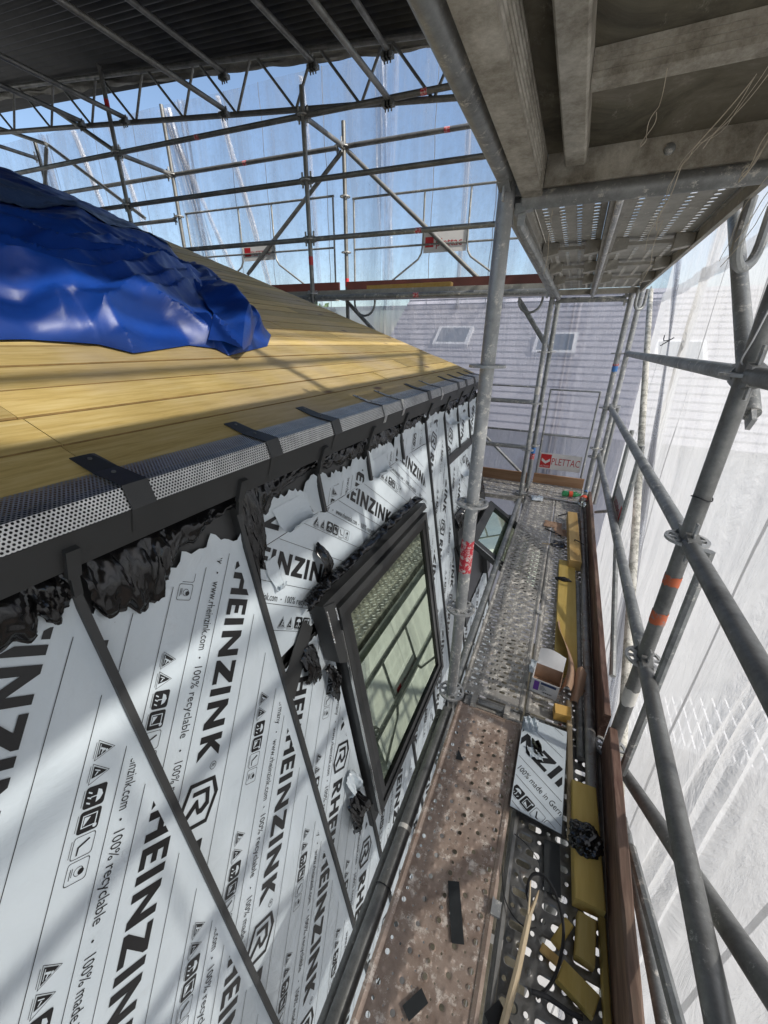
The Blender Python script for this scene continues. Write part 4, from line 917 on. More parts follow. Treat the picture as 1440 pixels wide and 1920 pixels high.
# guard frames
def guard_frame(origin, U, L, H, label, text, r=.0125, post=True, mat='galvanized', sign_w=.52, rails=True):
    O = Vector(origin); U = Vector(U).normalized(); Z = V(0, 0, 1); N = U.cross(Z).normalized()
    t = thing('guard_frame', label, 'guard frame', O, 'white-signed guard frames of the scaffold')
    P = lambda u, z, n=0: O + U * u + Z * z + N * n
    if rails:
        m = MB(); m.pipe([P(0, H), P(L, H)], r, 10); build(m, 'top_rail', mat, t)
        m = MB(); m.pipe([P(.02, H * .5), P(L - .02, H * .5)], r * .9, 8); build(m, 'middle_rail', mat, t)
    for u in (0.015, L - .015): m = MB(); m.pipe([P(u, H), P(u, 0)], r * .95, 8); build(m, 'post', mat, t)
    c = L / 2; h = min(.30, L * .12)
    for sgn in (-1, 1):
        a = c + sgn * sign_w / 2; m = MB(); e = c + sgn * (L / 2 - .3)
        m.pipe([P(a, H), P(a, H * .50), P(a + sgn * .012, H * .42), P(a + sgn * .05, H * .36), P(e, 0.02)], r * .9, 8); build(m, 'strut', mat, t)
    m = MB(); m.prism([(-sign_w / 2 + .01, -.105), (sign_w / 2 - .01, -.105), (sign_w / 2 - .01, .10), (-sign_w / 2 + .01, .10)], P(c, H * .52, -.0015), U, Z, N, .003); sg = build(m, 'sign', 'sign_white', t, smooth=0)
    add_text(sg, text, P(c - .10 if text == 'plettac' else c - .12, H * .52 - .045), U, Z, N, .30 if text == 'plettac' else .3, .003)
    m = MB(); m.prism([(-.23, -.05), (-.13, -.05), (-.13, .05), (-.23, .05)], P(c, H * .52, .0016), U, Z, N, .001); m.prism([(-.23, -.05), (-.13, -.05), (-.13, .05), (-.23, .05)], P(c, H * .52, -.0016), U, Z, -N, .001); build(m, 'emblem', 'red', sg, smooth=0)
    return t
def add_text(parent, s, pos, U, Z, N, width, off, both=True, mat='red_text', height=None):
    vs, fs = text2d(s, width, height, .0); m = MB()
    m.add([pos + U * p[0] + Z * p[1] + N * off for p in vs], fs)
    if both:
        w = width; m.add([pos + U * p[0] + Z * p[1] - N * off for p in vs], [f[::-1] for f in fs])
    return build(m, 'lettering', mat, parent, smooth=0)
def fdir(): return V(1, .07, 0).normalized()
guard_frame((bays[0] + .12, FY(bays[0] + .12, .76), 2.14), fdir(), 2.3, 1.02, 'guard frame with red lettered sign at the right of the rear platform', 'plettac')
guard_frame((bays[1] + .12, FY(bays[1] + .12, .76), 2.16), fdir(), 2.32, 1.05, 'guard frame with small red emblem sign left of it on the rear platform', 'PLETTAC')
guard_frame((.452, Y1 + .10, .05), (0, 1, 0), 2.9, 1.0, 'guard frame on the outer side of the far bay', 'plettac', .0165, rails=False)
guard_frame((.455, -1.5, .05), (0, 1, 0), 2.82, 1.0, 'guard frame on the outer side of the near bay', 'plettac', .0165, rails=False)
guard_frame((.452, Y1 + .10, -2.0), (0, 1, 0), 2.9, 1.0, 'guard frame of the lower lift mirrored in the roof window', 'plettac', .0165, sign_w=.6)
for z, lab in ((-.97, 'upper outer rail of the lower lift in the far bay'), (-1.47, 'middle outer rail of the lower lift in the far bay')):
    ledger((.428, Y1, z), (.40, Y2 + .1, z), lab, 'galvanized')
# end guard frames at the far corner
def end_frame(x0, x1, y, z0, z1, mids, label):
    t = thing('end_guard_frame', label, 'guard frame', (x0, y, z0), 'end guard frames at the far corner')
    m = MB(); m.pipe([(x0, y, z0), (x0, y, z1), (x1, y, z1), (x1, y, z0)], .014, 10); build(m, 'frame', 'galvanized', t)
    for z in mids: m = MB(); m.pipe([(x0, y, z), (x1, y, z)], .012, 8); build(m, 'rail', 'galvanized', t)
    return t
ef = end_frame(-.20, .315, Y2 + .60, .03, 1.12, [.60], 'rectangular end guard frame with white lettered board at the far corner')
m = MB(); m.bb((-.19, Y2 + .618, .17), (.285, Y2 + .622, .37)); sg = build(m, 'sign', 'sign_white', ef, smooth=0)
m = MB(); m.bb((-.178, Y2 + .6165, .185), (-.055, Y2 + .6178, .355)); build(m, 'emblem', 'red', sg, smooth=0)
m = MB(); m.prism([(-.165, .305), (-.115, .27), (-.068, .305), (-.068, .27), (-.115, .235), (-.165, .27)][::-1], (0, Y2 + .6163, 0), (1, 0, 0), (0, 0, 1), (0, -1, 0), .0006); build(m, 'emblem_mark', 'sign_white', sg, smooth=0)
add_text(sg, 'PLETTAC', V(-.045, Y2 + .6175, .232), V(1, 0, 0), V(0, 0, 1), V(0, -1, 0), .315, .0008, False, 'red_text', .085)
add_text(sg, 'ALTRAD', V(-.168, Y2 + .616, .196), V(1, 0, 0), V(0, 0, 1), V(0, -1, 0), .10, .0008, False, 'sign_white', .022)
end_frame(-1.9, -.28, Y2 + .58, .03, 1.14, [.62], 'end guard frame running behind the house corner')
for z, lab in ((.52, 'lower thick ledger behind the house corner'), (1.02, 'upper thick ledger behind the house corner')):
    ledger((-.28, Y2 + .16, z), (-2.85, Y2 + .05, z), lab, 'galvanized_pale')
ledger((-.305, Y2 - .02, -.05), (-2.85, FY(-2.85), -.05), 'ledger below the deck behind the house corner', 'galvanized')
ledger((-.29, Y2 + .3, -.42), (-2.85, Y2 + .2, -.42), 'low tube under the corner deck seen above the open window', 'galvanized')

# rear platform
for i in range(2):
    a, b = xs[i] - .03, xs[i + 1] + .03
    t = thing('platform_deck', ['deck of the rear platform next to the walkway', 'deck of the rear platform above the roof edge'][i], 'scaffold deck', (a, FY(a, .35), 2.09), 'decks of the rear platform')
    for k in range(2):
        m = MB(); o = .06 + .32 * k; m.prism([(0, 0), (0, .05), (.30, .05), (.30, 0)], (b, FY(b, o), 2.085), V(-.07, 1, 0).normalized(), V(0, 0, 1), fdir(), (a - b) / fdir().x); build(m, 'plank', 'deck_under', t, smooth=0)
    m = MB(); m.prism([(0, 0), (0, .15), (.03, .15), (.03, 0)], (b + .02, FY(b + .02, .70), 2.15), V(-.07, 1, 0).normalized(), V(0, 0, 1), fdir(), (a - b - .05) / fdir().x)
    o = build(m, 'toe_board', 'red_paint', None, (b, FY(b, .7), 2.15), 0); tag(o, ['dark red toe board on the rear platform next to the walkway', 'dark red toe board on the rear platform above the roof edge'][i], 'toe board', 'toe boards of the rear platform')
m = MB(); m.bb((-2.35, FY(-2.3, .3), 2.137), (-1.35, FY(-2.3, .40), 2.20)); tag(build(m, 'timber', 'pine_orange', smooth=0), 'orange-brown timber lying on the rear platform', 'timber')

# U-shaped hanging bars
def ubar(p, U, w, h, label, r=.012):
    p = Vector(p); U = Vector(U).normalized(); pts = [p]
    for k in range(9): a = math.pi * k / 8; pts.append(p + U * (w / 2 - w / 2 * math.cos(a)) - V(0, 0, h + w / 2 * math.sin(a)))
    pts.append(p + U * w); m = MB(); m.pipe(pts, r, 10); tag(build(m, 'hook_bar', 'galvanized', None, p), label, 'hook bar', 'U-shaped hook bars')
ubar((-.62, Y2 + .1, 2.03), (1, 0, 0), .22, .03, 'U-shaped bar hanging under the rear platform near the corner')
ubar((-2.45, FY(-2.45, .2), 2.05), (1, 0, 0), .26, .04, 'U-shaped bar hanging under the rear platform above the roof edge')
ubar((.40, 1.80, 2.02), (.25, .35, 0), .16, .10, 'large U-shaped bar hanging at the upper right', .016)
ubar((.36, 4.1, 2.02), (.3, .3, 0), .10, .10, 'small U-shaped bar hanging at the far right standards')

# side braces, raker and splashed prop
brace((.50, 1.45, -.10), (.50, -.55, 1.40), 'thick dark diagonal brace crossing the lower right corner', 'galvanized_dark')
brace((.47, 1.16, -.03), (.47, -.4, .40), 'thin diagonal tube outside the near toe board', 'galvanized', r=.0175)
t = brace((.60, 5.55, 2.16), (.60, -.4, -1.95), 'cream paint-splashed tube leaning behind the outer guard rails', 'tube_splashed', r=.026)
brace((.52, 2.75, 2.30), (.50, 1.50, 1.40), 'leaning tube behind the near right standard at the top', 'galvanized', r=.026)

# ------------------------------------------------------------------ overhead decks
def ply_deck():
    t = thing('plywood_deck', 'grimy plywood deck with ribbed metal rails overhead', 'scaffold deck', (-.2, -1.6, 2.0))
    ya, yb = -1.65, 1.43
    m = MB(); m.bb((-.220, ya, 2.0765), (.49, yb, 2.09)); build(m, 'plywood', 'plywood', t, smooth=0)
    def rail(x0, x1, z0, z1, nm):
        m = MB(); n = 6; pr = [(x0, z0), (x1, z0)]
        for k in range(n):
            a = lerp(z0 + .01, z1, k / n); b = lerp(z0 + .01, z1, (k + .5) / n); pr += [(x1, a), (x1 - .004, a + .002), (x1 - .004, b), (x1, b + .002)]
        pr += [(x1, z1), (x0, z1)]; m.prism([(p[0], p[1]) for p in pr], (0, ya, 0), (1, 0, 0), (0, 0, 1), (0, 1, 0), yb - ya + .06); build(m, nm, 'alu_ribbed', t, smooth=0)
    rail(-.222, -.168, 1.985, 2.075, 'ribbed_rail'); rail(.44, .49, 1.985, 2.075, 'ribbed_rail')
    m = MB(); m.prism([(-.113, 2.03), (-.070, 2.03), (-.066, 2.034), (-.066, 2.076), (-.117, 2.076), (-.117, 2.034)], (0, ya, 0), (1, 0, 0), (0, 0, 1), (0, 1, 0), yb - ya - .045); build(m, 'stiffening_rail', 'alu_ribbed', t, smooth=0)
    for yy in (1.04, .30, -.45):
        m = MB(); m.prism([(yy + .012, 2.045), (yy + .034, 2.042), (yy + .04, 2.076), (yy - .028, 2.076), (yy - .026, 2.068), (yy - .018, 2.070), (yy - .016, 2.062), (yy - .008, 2.064), (yy - .006, 2.055), (yy + .002, 2.057), (yy + .004, 2.048)], (-.065, 0, 0), (0, 1, 0), (0, 0, 1), (1, 0, 0), .50); build(m, 'cross_rib', 'alu_ribbed', t, smooth=0)
    m = MB(); m.bb((-.167, yb - .006, 2.004), (.46, yb + .05, 2.076)); eb = build(m, 'end_beam', 'alu_ribbed', t, smooth=0)
    m = MB(); m.pipe([(.119, yb - .006, 2.048), (.119, yb - .011, 2.048), (.119, yb - .014, 2.048)], [.013, .011, .004], 14); build(m, 'bolt', 'galvanized', eb)
ply_deck()
def over_deck(x0, x1, lab):
    t = deck_thing(x0, x1, Y1 + .09, Y2 - .05, 2.07, lab, 'deck_under', 'rows', 'overhead steel decks')
    for yy in (2.48, 3.05, 3.6):
        m = MB(); m.bb((x0 + .08, yy, 2.035), (x1 - .08, yy + .045, 2.05)); st = build(m, 'stiffener', 'deck_under', t, smooth=0)
        for xx in (x0 + .01, x1 - .085): m = MB(); m.prism([(0, 0), (.075, .012), (.075, .058), (0, .062)], (xx, yy - .01, 2.008), (1, 0, 0), (0, 0, 1), (0, 1, 0), .06); build(m, 'bracket', 'deck_under', st, smooth=0)
over_deck(-.262, .030, 'overhead perforated steel deck on the wall side'); over_deck(.045, .40, 'overhead perforated steel deck on the sheet side')
for xx, lab in ((.037, 'round bar in the gap between the overhead steel decks'),):
    m = MB(); m.pipe([(xx, Y1 + .1, 2.0), (xx, Y2 - .05, 2.0)], .011, 10); tag(build(m, 'gap_bar', 'galvanized_pale'), lab, 'bar')
m = MB(); m.pipe([(-.24, Y1 + .03, 1.985), (-.24, Y1 + .12, 1.95), (-.235, Y2 - .2, 1.985)], .017, 10); tag(build(m, 'edge_tube', 'galvanized'), 'slim tube beside the ledger under the overhead steel deck', 'tube')

# toe boards
def plank(lo, hi, label, mat, cat='toe board', name='toe_board', group=None, seed=1, nz=40, wear=.006, axis=1):
    m = MB(); rnd = random.Random(seed); n = nz; L0, L1 = lo[axis], hi[axis]; o = 1 - axis
    vs = []
    for i in range(n + 1):
        q = lerp(L0, L1, i / n); c = .003 + wear * max(0, noise.noise(V(q * 6, seed, 0))) ; b = .004 * noise.noise(V(q * 1.2, seed, 3))
        pr = [(lo[o], lo[2]), (hi[o], lo[2]), (hi[o], hi[2] - c * .8), (hi[o] - c, hi[2]), (lo[o] + c, hi[2]), (lo[o], hi[2] - c)]
        for (p, z) in pr: vs.append((p + b, q, z) if axis == 1 else (q, p + b, z))
    k = 6; fs = [tuple(range(k))[::-1 if axis == 1 else 1], tuple(range(n * k, n * k + k))[::1 if axis == 1 else -1]]
    for i in range(n):
        for j in range(k): a, b2 = i * k + j, i * k + (j + 1) % k; fs.append((a, b2, b2 + k, a + k))
    m.add(vs, fs); return tag(build(m, name, mat, None, lo, 25), label, cat, group)
plank((.388, -1.6, .012), (.420, 1.40, .165), 'dark reddish toe board with worn edge in the near bay', 'toe_wood', seed=3, nz=120, wear=.012, group='toe boards along the walkway')
plank((.376, 1.46, .012), (.404, 4.46, .165), 'dark reddish toe board along the far bay', 'toe_wood', seed=5, nz=90, group='toe boards along the walkway')
plank((-.22, Y2 + .50, .01), (.35, Y2 + .53, .13), 'light brown toe board below the white lettered sign', 'toe_wood_light', axis=0, seed=7, group='light toe boards at the far corner')
plank((-1.5, Y2 + .43, .01), (-.25, Y2 + .46, .14), 'light brown toe board left of the far corner standard', 'toe_wood_light', axis=0, seed=8, group='light toe boards at the far corner')

# ------------------------------------------------------------------ things lying on the walkway
def rot_box(c, size, rz, rx=0, ry=0):
    M = Matrix.Rotation(rz, 3, 'Z') @ Matrix.Rotation(ry, 3, 'Y') @ Matrix.Rotation(rx, 3, 'X')
    return [M @ V(1, 0, 0), M @ V(0, 1, 0), M @ V(0, 0, 1)], Vector(c)
def timber(c, size, rz, label, mat, name='timber', rx=0, ry=0, group=None):
    ax, c = rot_box(c, size, rz, rx, ry); m = MB(); hx, hy, hz = [k / 2 for k in size]; b = .003
    prof = [(-hx + b, -hz), (hx - b, -hz), (hx, -hz + b), (hx, hz - b), (hx - b, hz), (-hx + b, hz), (-hx, hz - b), (-hx, -hz + b)]
    m.prism(prof, c - ax[1] * hy, ax[0], ax[2], ax[1], size[1]); return tag(build(m, name, mat, None, c - ax[2] * hz, 0), label, 'timber', group)
timber((.255, 3.45, .052), (.085, 1.02, .082), R(2), 'thick squared timber with nail lying at the far end of the walkway', 'pine')
timber((.232, 2.40, .020), (.115, 1.25, .03), R(1), 'long yellow board lying under the thick squared timber', 'pine_yellow', 'board')
timber((.285, 2.05, .012), (.03, .8, .016), R(1), 'thin yellow lath beside the long yellow board', 'pine_yellow', 'lath')
timber((.272, 1.30, .018), (.022, .62, .02), R(1.5), 'narrow brown lath next to the printed metal offcut', 'raw_wood', 'lath')
timber((.324, 1.00, .032), (.085, .38, .05), R(2), 'wide yellow beam under the black foil bundle', 'pine_yellow')
timber((.322, .735, .023), (.050, .105, .036), R(-4), 'upright yellow wood block on the slotted deck', 'pine_yellow', 'wood_block')
timber((.262, .725, .016), (.026, .075, .020), R(-28), 'small tilted yellow wood chip between the slots', 'pine_yellow', 'wood_block')
timber((.302, .625, .018), (.095, .05, .026), R(-20), 'flat yellow wood block nearest the toe board', 'pine_yellow', 'wood_block')
timber((.232, .665, .012), (.05, .02, .012), R(-15), 'tiny brown wood offcut on the slotted deck', 'pine', 'wood_block')
timber((.374, .50, .016), (.018, .62, .022), R(1), 'long yellow edge strip against the near toe board', 'pine_yellow', 'lath')
timber((.232, 1.515, .030), (.07, .055, .045), R(6), 'short orange wood cube below the open carton', 'pine_orange', 'wood_block')
m = MB(); m.pipe([(.262, 3.30, .085), (.262, 3.30, .105), (.325, 3.22, .112)], .0045, 8); tag(build(m, 'bent_nail', 'rubber'), 'bent black nail sticking out of the thick squared timber', 'nail')
m = MB(); m.pipe([(.350, 1.12, .032), (.332, 4.25, .032)], .0225, 20, False); m.pipe([(.332, 4.25, .032), (.350, 1.12, .032)], .0185, 20, False); pt = thing('loose_tube', 'loose rust-stained scaffold tube lying along the toe board', 'scaffold tube', (.35, 1.12, .01)); build(m, 'tube', 'galvanized_rusty', pt)
m = MB(); m.pipe([(.350, 1.125, .032), (.349, 1.085, .030), (.352, 1.06, .022)], [.021, .014, .017], 12); build(m, 'crushed_end', 'galvanized_rusty', pt)
m = MB(); m.pipe([(.312, 1.32, .022), (.300, 2.75, .022)], .016, 12); tag(build(m, 'lower_tube', 'galvanized_dark'), 'dark thinner tube beside the loose rust-stained tube', 'scaffold tube')
# printed metal offcut
def offcut():
    c = [(.071, 1.412), (.256, 1.41), (.250, .980), (.070, .998)]; z = .035
    fr = lambda a, b, o: V(a, b, z + .012 * math.sin((b - 1) * 3) + o)
    t = thing('zinc_offcut', 'printed zinc offcut with torn film lying on the near deck', 'metal offcut', (.17, 1.2, z))
    m = MB()
    def q(u, v, o): a = [lerp(c[3][i], c[2][i], u) for i in (0, 1)]; b = [lerp(c[0][i], c[1][i], u) for i in (0, 1)]; return fr(lerp(a[0], b[0], v), lerp(a[1], b[1], v), o)
    m.grid(lambda u, v: q(u, v, 0), 4, 16); m.grid(lambda u, v: q(1 - u, v, -.002), 4, 16); build(m, 'sheet', 'anthracite', t)
    m = MB(); m.grid(lambda u, v: q(lerp(.01, .99, u), lerp(.01, .99, v), .001), 4, 16); build(m, 'film', 'film', t)
    print_mesh('printing', t, [(.077, 1.40), (.24, 1.405), (.246, .99), (.075, 1.005)], -34.5, (-.906, 1.074), (-.641, .905), (-1.051, .994), 0, off=.0018, frame=lambda a, b, o: fr(a, b, o))
    m = MB(); m.grid(lambda u, v: fr(lerp(.115, .150, u) + .02 * (1 - v), lerp(1.235, 1.30, v), .006 + .012 * math.sin(u * 5 + v * 4) ** 2), 8, 8); build(m, 'torn_flap', 'black_foil', t, smooth=20)
    m = MB(); m.grid(lambda u, v: fr(lerp(.10, .15, u) + .02 * (1 - v), lerp(1.22, 1.26, v), .005 + .010 * math.sin(u * 6 + v * 5) ** 2), 6, 6); build(m, 'torn_flap', 'film', t, smooth=20)
    m = MB(); m.grid(lambda u, v: fr(lerp(.08, .135, u), lerp(1.335, 1.40, v) , .012 + .014 * math.sin(u * 7 + v * 3) ** 2), 8, 6); build(m, 'torn_flap', 'film', t, smooth=20)
offcut()
# foil bundle and dark strips
def lump(c, size, seed, label, mat, name, amp=.3, cat='foil'):
    bm = bmesh.new(); bmesh.ops.create_icosphere(bm, subdivisions=4, radius=1)
    for v in bm.verts:
        p = v.co.copy(); k = 1 + amp * noise.noise(p * 1.6 + V(seed, 0, 0)) + amp * .6 * abs(noise.noise(p * 4 + V(0, seed, 0))) + amp * .3 * noise.noise(p * 9)
        v.co = V(p.x * size[0] * k, p.y * size[1] * k, max(-.9, p.z * k) * size[2])
    me = bpy.data.meshes.new(name); bm.to_mesh(me); bm.free(); me.materials.append(MATS[mat])
    return tag(link(name, me, None, None, c), label, cat)
lump((.318, .985, .062), (.055, .05, .028), 3, 'crumpled black foil bundle on the wide yellow beam', 'black_foil', 'foil_bundle')
lump((.20, 2.72, .035), (.05, .022, .018), 8, 'black foil scrap caught under the thick squared timber', 'black_foil', 'foil_scrap')
def strip_thing(pts, w, label, mat, name, z=.012, th=.002, cat='strip'):
    m = MB(); n = len(pts)
    for i in range(n - 1): m.bar((*pts[i], z), (*pts[i + 1], z), th, w, (1, 0, 0)) if False else m.prism([(0, -w / 2), ((Vector(pts[i + 1]) - Vector(pts[i])).length, -w / 2), ((Vector(pts[i + 1]) - Vector(pts[i])).length, w / 2), (0, w / 2)], (*pts[i], z), (*(Vector(pts[i + 1]) - Vector(pts[i])).normalized(), 0), (*Vector((-(pts[i + 1][1] - pts[i][1]), pts[i + 1][0] - pts[i][0])).normalized(), 0), (0, 0, 1), th)
    return tag(build(m, name, mat, None, (*pts[0], z), 0), label, cat)
strip_thing([(-.060, .712), (-.010, .578)], .036, 'dark rectangular strip lying flat on the rusty deck', 'slate_tape', 'dark_strip', .006)
strip_thing([(-.065, .445), (-.10, .395)], .030, 'dark strip at the bottom edge of the rusty deck', 'slate_tape', 'dark_strip', .008, .003)
strip_thing([(.222, .96), (.232, .81)], .05, 'wide dark strip beside the yellow beam on the slotted deck', 'slate_tape', 'dark_strip', .010, .003)
m = MB(); m.prism([(-.160, 1.155), (-.128, 1.115), (-.16, 1.110)][::-1], (0, 0, .006), (1, 0, 0), (0, 1, 0), (0, 0, 1), .002); tag(build(m, 'dark_offcut', 'slate_tape', smooth=0), 'small dark triangle scrap on the rusty deck', 'scrap')
strip_thing([(.10, .50), (.20, .425)], .05, 'broad dark strip lying across the slotted deck at the bottom', 'rubber', 'dark_strip', .012, .003)
# cable loop
def cable(pts, r, label, mat='rubber', name='cable', cat='cable', sub=8, n=8):
    P = [Vector(p) for p in pts]; out = []
    for i in range(len(P) - 1):
        p0, p1, p2, p3 = P[max(0, i - 1)], P[i], P[i + 1], P[min(len(P) - 1, i + 2)]
        for k in range(sub):
            t = k / sub; out.append(.5 * ((2 * p1) + (p2 - p0) * t + (2 * p0 - 5 * p1 + 4 * p2 - p3) * t * t + (-p0 + 3 * p1 - 3 * p2 + p3) * t ** 3))
    out.append(P[-1]); m = MB(); m.pipe(out, r, n); return tag(build(m, name, mat, None, pts[0]), label, cat)
cable([(.175, .74, .02), (.155, .77, .04), (.165, .81, .06), (.20, .815, .07), (.235, .78, .07), (.258, .72, .06), (.255, .655, .04), (.235, .60, .025), (.205, .565, .015)], .0045, 'black band curling in a loop over the slotted deck')
cable([(.190, .568, .02), (.23, .575, .022), (.28, .573, .02), (.315, .578, .016)], .006, 'short black band across the bottom of the slotted deck', name='band')
cable([(.075, .82, .012), (.095, .74, .012), (.13, .70, .02), (.165, .688, .03), (.19, .70, .03)], .0018, 'thin dark wire bowed across the deck joint', name='wire')
cable([(.10, .93, .012), (.14, .905, .03), (.18, .86, .05), (.192, .82, .05)], .0012, 'very thin dark wire beside the slotted holes', name='wire')
# split stick
t = thing('split_stick', 'long pale split wooden stick lying on the slotted deck', 'stick', (.15, .6, .02))
m = MB(); m.pipe([(.120, .42, .03), (.150, .58, .03), (.168, .715, .035)], [.009, .010, .008], 7); build(m, 'shaft', 'raw_wood', t)
m = MB(); m.pipe([(.168, .712, .036), (.183, .765, .045), (.188, .785, .048)], [.006, .004, .001], 6); build(m, 'splinter', 'raw_wood', t)
m = MB(); m.pipe([(.165, .71, .036), (.163, .765, .05), (.160, .81, .055)], [.004, .003, .0015], 6); build(m, 'splinter', 'raw_wood', t)
# carton with purple label
def carton():
    cx, cy = .152, 1.665; t = thing('open_carton', 'open white carton with purple label on the deck', 'carton', (cx, cy, .005)); rz = R(-6); ux = V(math.cos(rz), math.sin(rz), 0); uy = V(-math.sin(rz), math.cos(rz), 0)
    w, d, h = .125, .11, .095; O = V(cx, cy, .005); up = V(0, -.10, 1).normalized()
    def wall_(a, b, nm, mat='card_white', hh=h):
        m = MB(); dirv = (b - a).normalized(); nn = dirv.cross(up).normalized(); m.prism([(0, 0), ((b - a).length, 0), ((b - a).length, hh), (0, hh)], a, dirv, up, nn, .002); return build(m, nm, mat, t, smooth=0)
    a, b, c, e = O - ux * w / 2 - uy * d / 2, O + ux * w / 2 - uy * d / 2, O + ux * w / 2 + uy * d / 2, O - ux * w / 2 + uy * d / 2
    fr = wall_(a, b, 'front'); wall_(b, c, 'side', 'cardboard'); wall_(c, e, 'back', 'cardboard'); wall_(e, a, 'side', 'card_white')
    m = MB(); m.quad(a + V(0, 0, .002), b + V(0, 0, .002), c + V(0, 0, .002), e + V(0, 0, .002)); build(m, 'bottom', 'cardboard', t, smooth=0)
    m = MB(); p, q = e + up * h, c + up * h; m.grid(lambda u, v: lerp(p, q, u) + uy * (.055 * v) + V(0, 0, .055 * v + .012 * math.sin(u * 4) * v), 8, 6); build(m, 'lid', 'card_white', t, smooth=40)
    nn = ux.cross(up).normalized(); F = lambda x, z, o=.003: a + ux * x + up * z + nn * o
    def rect(x0, x1, z0, z1, mat, nm, o=.0032): m = MB(); m.quad(F(x0, z0, o), F(x1, z0, o), F(x1, z1, o), F(x0, z1, o)); build(m, nm, mat, fr, smooth=0)
    rect(.012, .036, .022, .085, 'purple_print', 'label_print'); rect(.042, .112, .072, .088, 'navy_print', 'label_print')
    for i, wd in enumerate((.018, .022, .03, .02)): rect(.042, .042 + wd, .060 - i * .008, .063 - i * .008, 'ink_grey', 'label_print')
    for i in range(14): rect(.056 + i * .0032, .0572 + i * .0032 + .0008 * (i % 3), .018, .027, 'ink', 'barcode')
carton()
m = MB(); m.grid(lambda u, v: V(.215 + .045 * u + .03 * math.sin(v * 5), lerp(1.62, 2.2, v), .05 + .05 * math.sin(u * 2.6 + v * 3) * (1 - .4 * v)), 12, 30); tag(build(m, 'paper_scrap', 'cardboard', smooth=40), 'long curled strip of brown paper behind the carton', 'paper')
m = MB(); m.grid(lambda u, v: V(.265 + .05 * u + .02 * v, lerp(1.60, 1.78, v), .025 + .06 * v + .02 * math.sin(u * 4)), 10, 10); tag(build(m, 'paper_scrap', 'cardboard', smooth=40), 'pointed flap of brown paper right of the carton', 'paper')
# bottle, bags and litter
def bottle(p, d, L, r, label, mat, capm):
    p = Vector(p); d = Vector(d).normalized(); t = thing('plastic_bottle', label, 'bottle', p - V(0, 0, r))
    prof = [(0, .6), (.03, 1), (.25, 1), (.28, .93), (.55, .95), (.6, 1), (.74, .95), (.88, .45), (.93, .36), (1.0, .36)]
    m = MB(); m.pipe([p + d * (L * a) for a, _ in prof], [r * b for _, b in prof], 16); build(m, 'body', mat, t, smooth=60)
    m = MB(); m.pipe([p + d * L, p + d * (L + .018)], r * .42, 12); build(m, 'cap', capm, t)
    m = MB(); m.pipe([p + d * L * .34, p + d * L * .54], r * 1.01, 16, False); build(m, 'label_band', 'orange_plastic', t)
bottle((.325, 4.22, .09), (.1, .9, .25), .24, .038, 'clear plastic bottle with orange band at the end of the loose tube', 'clear_plastic', 'blue_print')
bottle((.13, 4.62, .045), (1, .2, 0), .2, .034, 'green plastic bottle lying on the corner deck', 'green_plastic', 'green_plastic')
def scrap(x, y, w, h, seed, mat, label, z=.012, name='scrap_foil', cat='scrap'):
    m = MB(); m.grid(lambda u, v: V(x + (u - .5) * w + .3 * w * noise.noise(V(u * 2, v * 2, seed)), y + (v - .5) * h, z + .018 * abs(noise.noise(V(u * 4, v * 4, seed + 3)))), 10, 10); tag(build(m, name, mat, smooth=20), label, cat)
scrap(-.12, 4.42, .12, .16, 4, 'film', 'crumpled pale film scrap at the far end of the inner deck')
scrap(.08, 3.75, .16, .14, 5, 'cardboard', 'torn brown paper on the far deck')
scrap(.15, 3.35, .10, .12, 6, 'black_foil', 'black foil litter beside the thick squared timber')
scrap(.16, 3.60, .10, .16, 7, 'cardboard', 'brown cardboard scrap near the thick squared timber')
scrap(.09, 1.78, .05, .10, 9, 'film', 'small pale film scrap on the deck joint')
cable([(.02, 3.30, .012), (.10, 3.32, .012), (.14, 3.36, .014)], .005, 'short pale splinter of wood on the far deck', 'raw_wood', 'splinter', 'stick')
cable([(.12, 3.98, .02), (.16, 4.03, .022), (.26, 4.12, .03)], .006, 'black flexible rod on the far deck', 'rubber', 'rod', 'rod')
cable([(.02, 3.62, .015), (.08, 3.58, .016), (.16, 3.52, .015)], .007, 'dark strip of rubber across the far deck joint', 'rubber', 'rubber_strip', 'strip')
for (x, y, lab) in ((.078, 2.28, 'small metal clip on the far deck joint'), (.078, .70, 'small metal clip on the near deck joint')):
    m = MB(); m.bb((x - .012, y - .02, .008), (x + .012, y + .02, .018)); m.bb((x - .016, y - .022, .0181), (x - .011, y + .022, .022)); tag(build(m, 'clip', 'galvanized_pale', smooth=0), lab, 'clip')
# ties and strings
def string(pts, r, label, jitter=.006, seed=1): 
    rnd = random.Random(seed); P = []
    for i in range(len(pts) - 1):
        for k in range(8): q = Vector(pts[i]).lerp(Vector(pts[i + 1]), k / 8); P.append(q + V(noise.noise(V(i + k / 8, seed, 0)), noise.noise(V(i + k / 8, seed, 9)), 0) * jitter * 2.5)
    P.append(Vector(pts[-1])); m = MB(); m.pipe(P, r, 5); return m
def rope(label, strands, seed):
    t = thing('frayed_rope', label, 'rope', strands[0][0], 'frayed strings hanging from the overhead deck')
    for i, s_ in enumerate(strands): build(string(s_, random.Random(seed + i).uniform(.0005, .0011), '', .005, seed + i), 'strand', 'string', t)
rope('short frayed string with loop hanging from the cross rib', [[(.055, 1.04, 2.04), (.055, 1.04, 1.99), (.045, 1.05, 1.96), (.04, 1.05, 1.94), (.046, 1.05, 1.955), (.053, 1.045, 1.985)]], 3)
